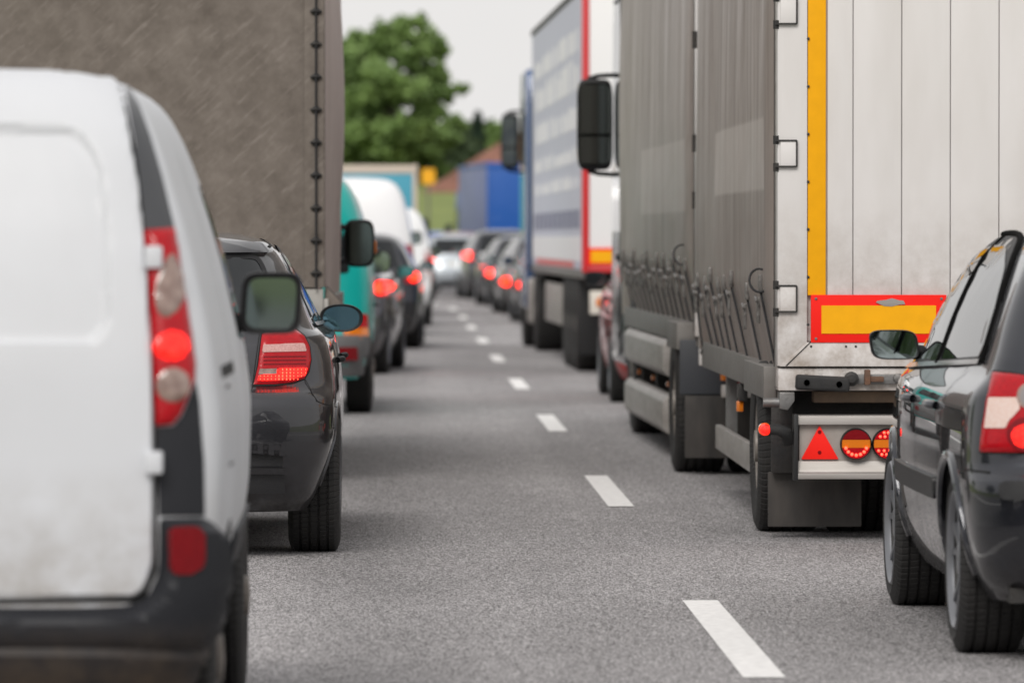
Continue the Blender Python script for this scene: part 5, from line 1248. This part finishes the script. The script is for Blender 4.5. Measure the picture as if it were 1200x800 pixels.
def tree_px(label, Y, base_px, lobes, n, size, leaf, seed, **kw):
    rnd = random.Random(seed*7+1); out = []
    for px, py, rp in lobes:
        x, z, R = pxl(px, py, Y, rp); out.append((x, Y+rnd.uniform(-1, 1)*R*1.2, z, R))
    bx = (base_px-VX)/(F/Y)
    return tree(label, (bx, Y, hill(bx, Y)-.05), out, n, size, leaf, seed, **kw)
tree_px('large broadleaf tree with an open crown, tallest in view', 232, 455, [(468, 48, 36), (440, 72, 42), (412, 92, 48), (500, 72, 32), (521, 98, 26), (492, 122, 36), (452, 132, 52), (405, 150, 55), (508, 152, 32), (440, 178, 48), (482, 182, 42), (380, 110, 50), (478, 205, 40), (425, 205, 40)], 46000, .32, LEAF1, 5, trunk_r=.3)
tree_px('dark bushy tree right of the large broadleaf tree', 246, 522, [(522, 168, 26), (508, 190, 28), (538, 182, 24), (520, 205, 26)], 7000, .34, LEAF2, 8)
tree_px('low rounded tree just above the brown roof', 262, 585, [(583, 166, 20), (600, 172, 20), (570, 180, 18), (590, 192, 20)], 5000, .34, LEAF1, 12)
tree_px('dark tree standing far left behind the canvas truck', 250, 330, [(330, 120, 60), (300, 150, 60), (350, 170, 55), (320, 190, 55)], 7000, .4, LEAF2, 15)
def spruce(label, px, top_py, Y, w_px, seed):
    s_ = F/Y; x = (px-VX)/s_; zt = EYE-(top_py-VY)/s_; zb = hill(x, Y); w_ = w_px/s_; h_ = zt-zb
    r = tag(empty('spruce_tree', (x, Y, zb-.05)), label, 'tree', 'trees behind the queue'); rnd = random.Random(seed); v = []; f = []
    for i in range(4200):
        t = rnd.random()**.7; z = h_*(1-t)+.1; R = w_*(.06+t*.95)*(.75+.25*sin(z*9)); a = rnd.uniform(0, 2*pi); q = R*rnd.random()**.45
        p = Vector((q*cos(a), q*sin(a), z-q*.35)); d = Vector((cos(a), sin(a), -.4)).normalized()*.22; b = Vector((-sin(a), cos(a), rnd.uniform(-.4, .4)))*.09
        k = len(v); v += [p-d, p+b, p+d, p-b]; f.append((k, k+1, k+2, k+3))
    MB().add(v, f).build('crown', LEAF3, r, smooth=False); MB().tube([(0, 0, -.2), (0, 0, h_*.95)], [.14, .02], 8).build('trunk', M_BARK, r)
tree_px('low broad tree behind the brown roof', 275, 560, [(556, 160, 16), (572, 158, 16), (548, 172, 18), (566, 176, 20), (535, 170, 14)], 5000, .34, LEAF2, 21)
spruce('slim pointed spruce between the bushy tree and the brown roof', 560, 132, 255, 24, 3)
spruce('short spruce left of the slim pointed spruce', 541, 150, 258, 22, 4)
def house():
    Y = 222; s_ = F/Y; xl = (484-VX)/s_; r = tag(empty('house', (xl+4.6, Y, hill(xl+4, Y)-.1)), 'low house with a wide reddish brown roof on the bank', 'house')
    z0 = EYE-(232-VY)/s_ - r.location.z; z1 = EYE-(154-VY)/s_ - r.location.z; hw = 4.6
    MB().box(-hw+.5, hw-.5, .5, 8.5, -.5, z0+.1).build('wall', mat('brown_render', (.20, .14, .11), .85, var=.4, vscale=1), r)
    rf = MB().add([(-hw, 0, z0), (hw, 0, z0), (hw, 9, z0), (-hw, 9, z0), (-.7, 3.6, z1), (.9, 3.6, z1), (.9, 5.4, z1), (-.7, 5.4, z1)], [(0, 1, 5, 4), (1, 2, 6, 5), (2, 3, 7, 6), (3, 0, 4, 7), (4, 5, 6, 7), (3, 2, 1, 0)]).build('roof', mat('brown_roof', (.26, .12, .085), .85, var=.5, vscale=2), r, bevel=.04)
    MB().box(.9, 1.5, 4.2, 4.8, z1-.4, z1+.7).build('chimney', M_RUST, rf, bevel=.02)
house()
def sign():
    Y = 186; s_ = F/Y; x = (502-VX)/s_; zb = hill(x, Y); z = EYE-(207-VY)/s_
    r = tag(empty('road_sign', (x, Y, zb)), 'orange yellow road sign on a post in front of the trees', 'sign')
    MB().tube([(0, .03, -.3), (0, .03, z-zb+.3)], .035, 10).build('post', M_STEEL, r)
    pl = MB().prism(roundpoly([(-.21, z-zb-.24), (.21, z-zb-.24), (.21, z-zb+.24), (-.21, z-zb+.24)], .05), 'y', -.015, -.006).build('sign_plate', mat('sign_yellow', (.85, .40, .01), .4, coat=.3), r)
    MB().box(-.19, .19, -.0055, .0, z-zb-.2, z-zb+.2).build('backing', M_STEEL, pl)
sign()

# ------------------------------------------------------------------ unseen traffic and trees added behind the photographer to darken mirrors and paint
box_truck('added unseen dark green box truck behind the black hatchback', 3.25, -3.0, 0, 1.2, 3.3, 6.2, LEAF2, mat('dark_green_box', (.02, .05, .04), .5), M_DARKST, mat('dark_green_cab', (.015, .04, .032), .4, coat=.6), None)
gen('compact_car', 'car', 'added unseen dark blue car behind the white van', -1.75, -1.6, 0, T_HATCH, (1, 1, 1), paint('night_blue_paint', (.02, .022, .032)), (.68, .87, .58, .76), lit=False)
for i, (x, y, h_) in enumerate(((-16, -30, 9), (-13, -48, 11), (-19, -66, 12), (-8, -92, 12), (2, -110, 13), (13, -96, 12), (18, -60, 11), (15, -38, 10), (-22, 20, 9), (-24, 45, 10), (-26, 72, 10))):
    tree(('added unseen broadleaf tree on the verge behind the photographer' if y < 0 else 'broadleaf tree on the left verge beside the queue') + f', {["first", "second", "third", "fourth", "fifth", "sixth", "seventh", "eighth", "nearest", "middle", "farthest"][i]} along', (x, y, hill(x, y)-.05), [(x+a*h_*.18, y+b*h_*.18, h_*c, h_*.24) for a, b, c in ((0, 0, .78), (1, 0, .55), (-1, .3, .55), (0, 1, .5), (.2, -1, .52), (.6, .5, .33), (-.6, -.5, .33))], 3500, .55, LEAF1 if i % 2 else LEAF2, 40+i, group='verge trees')
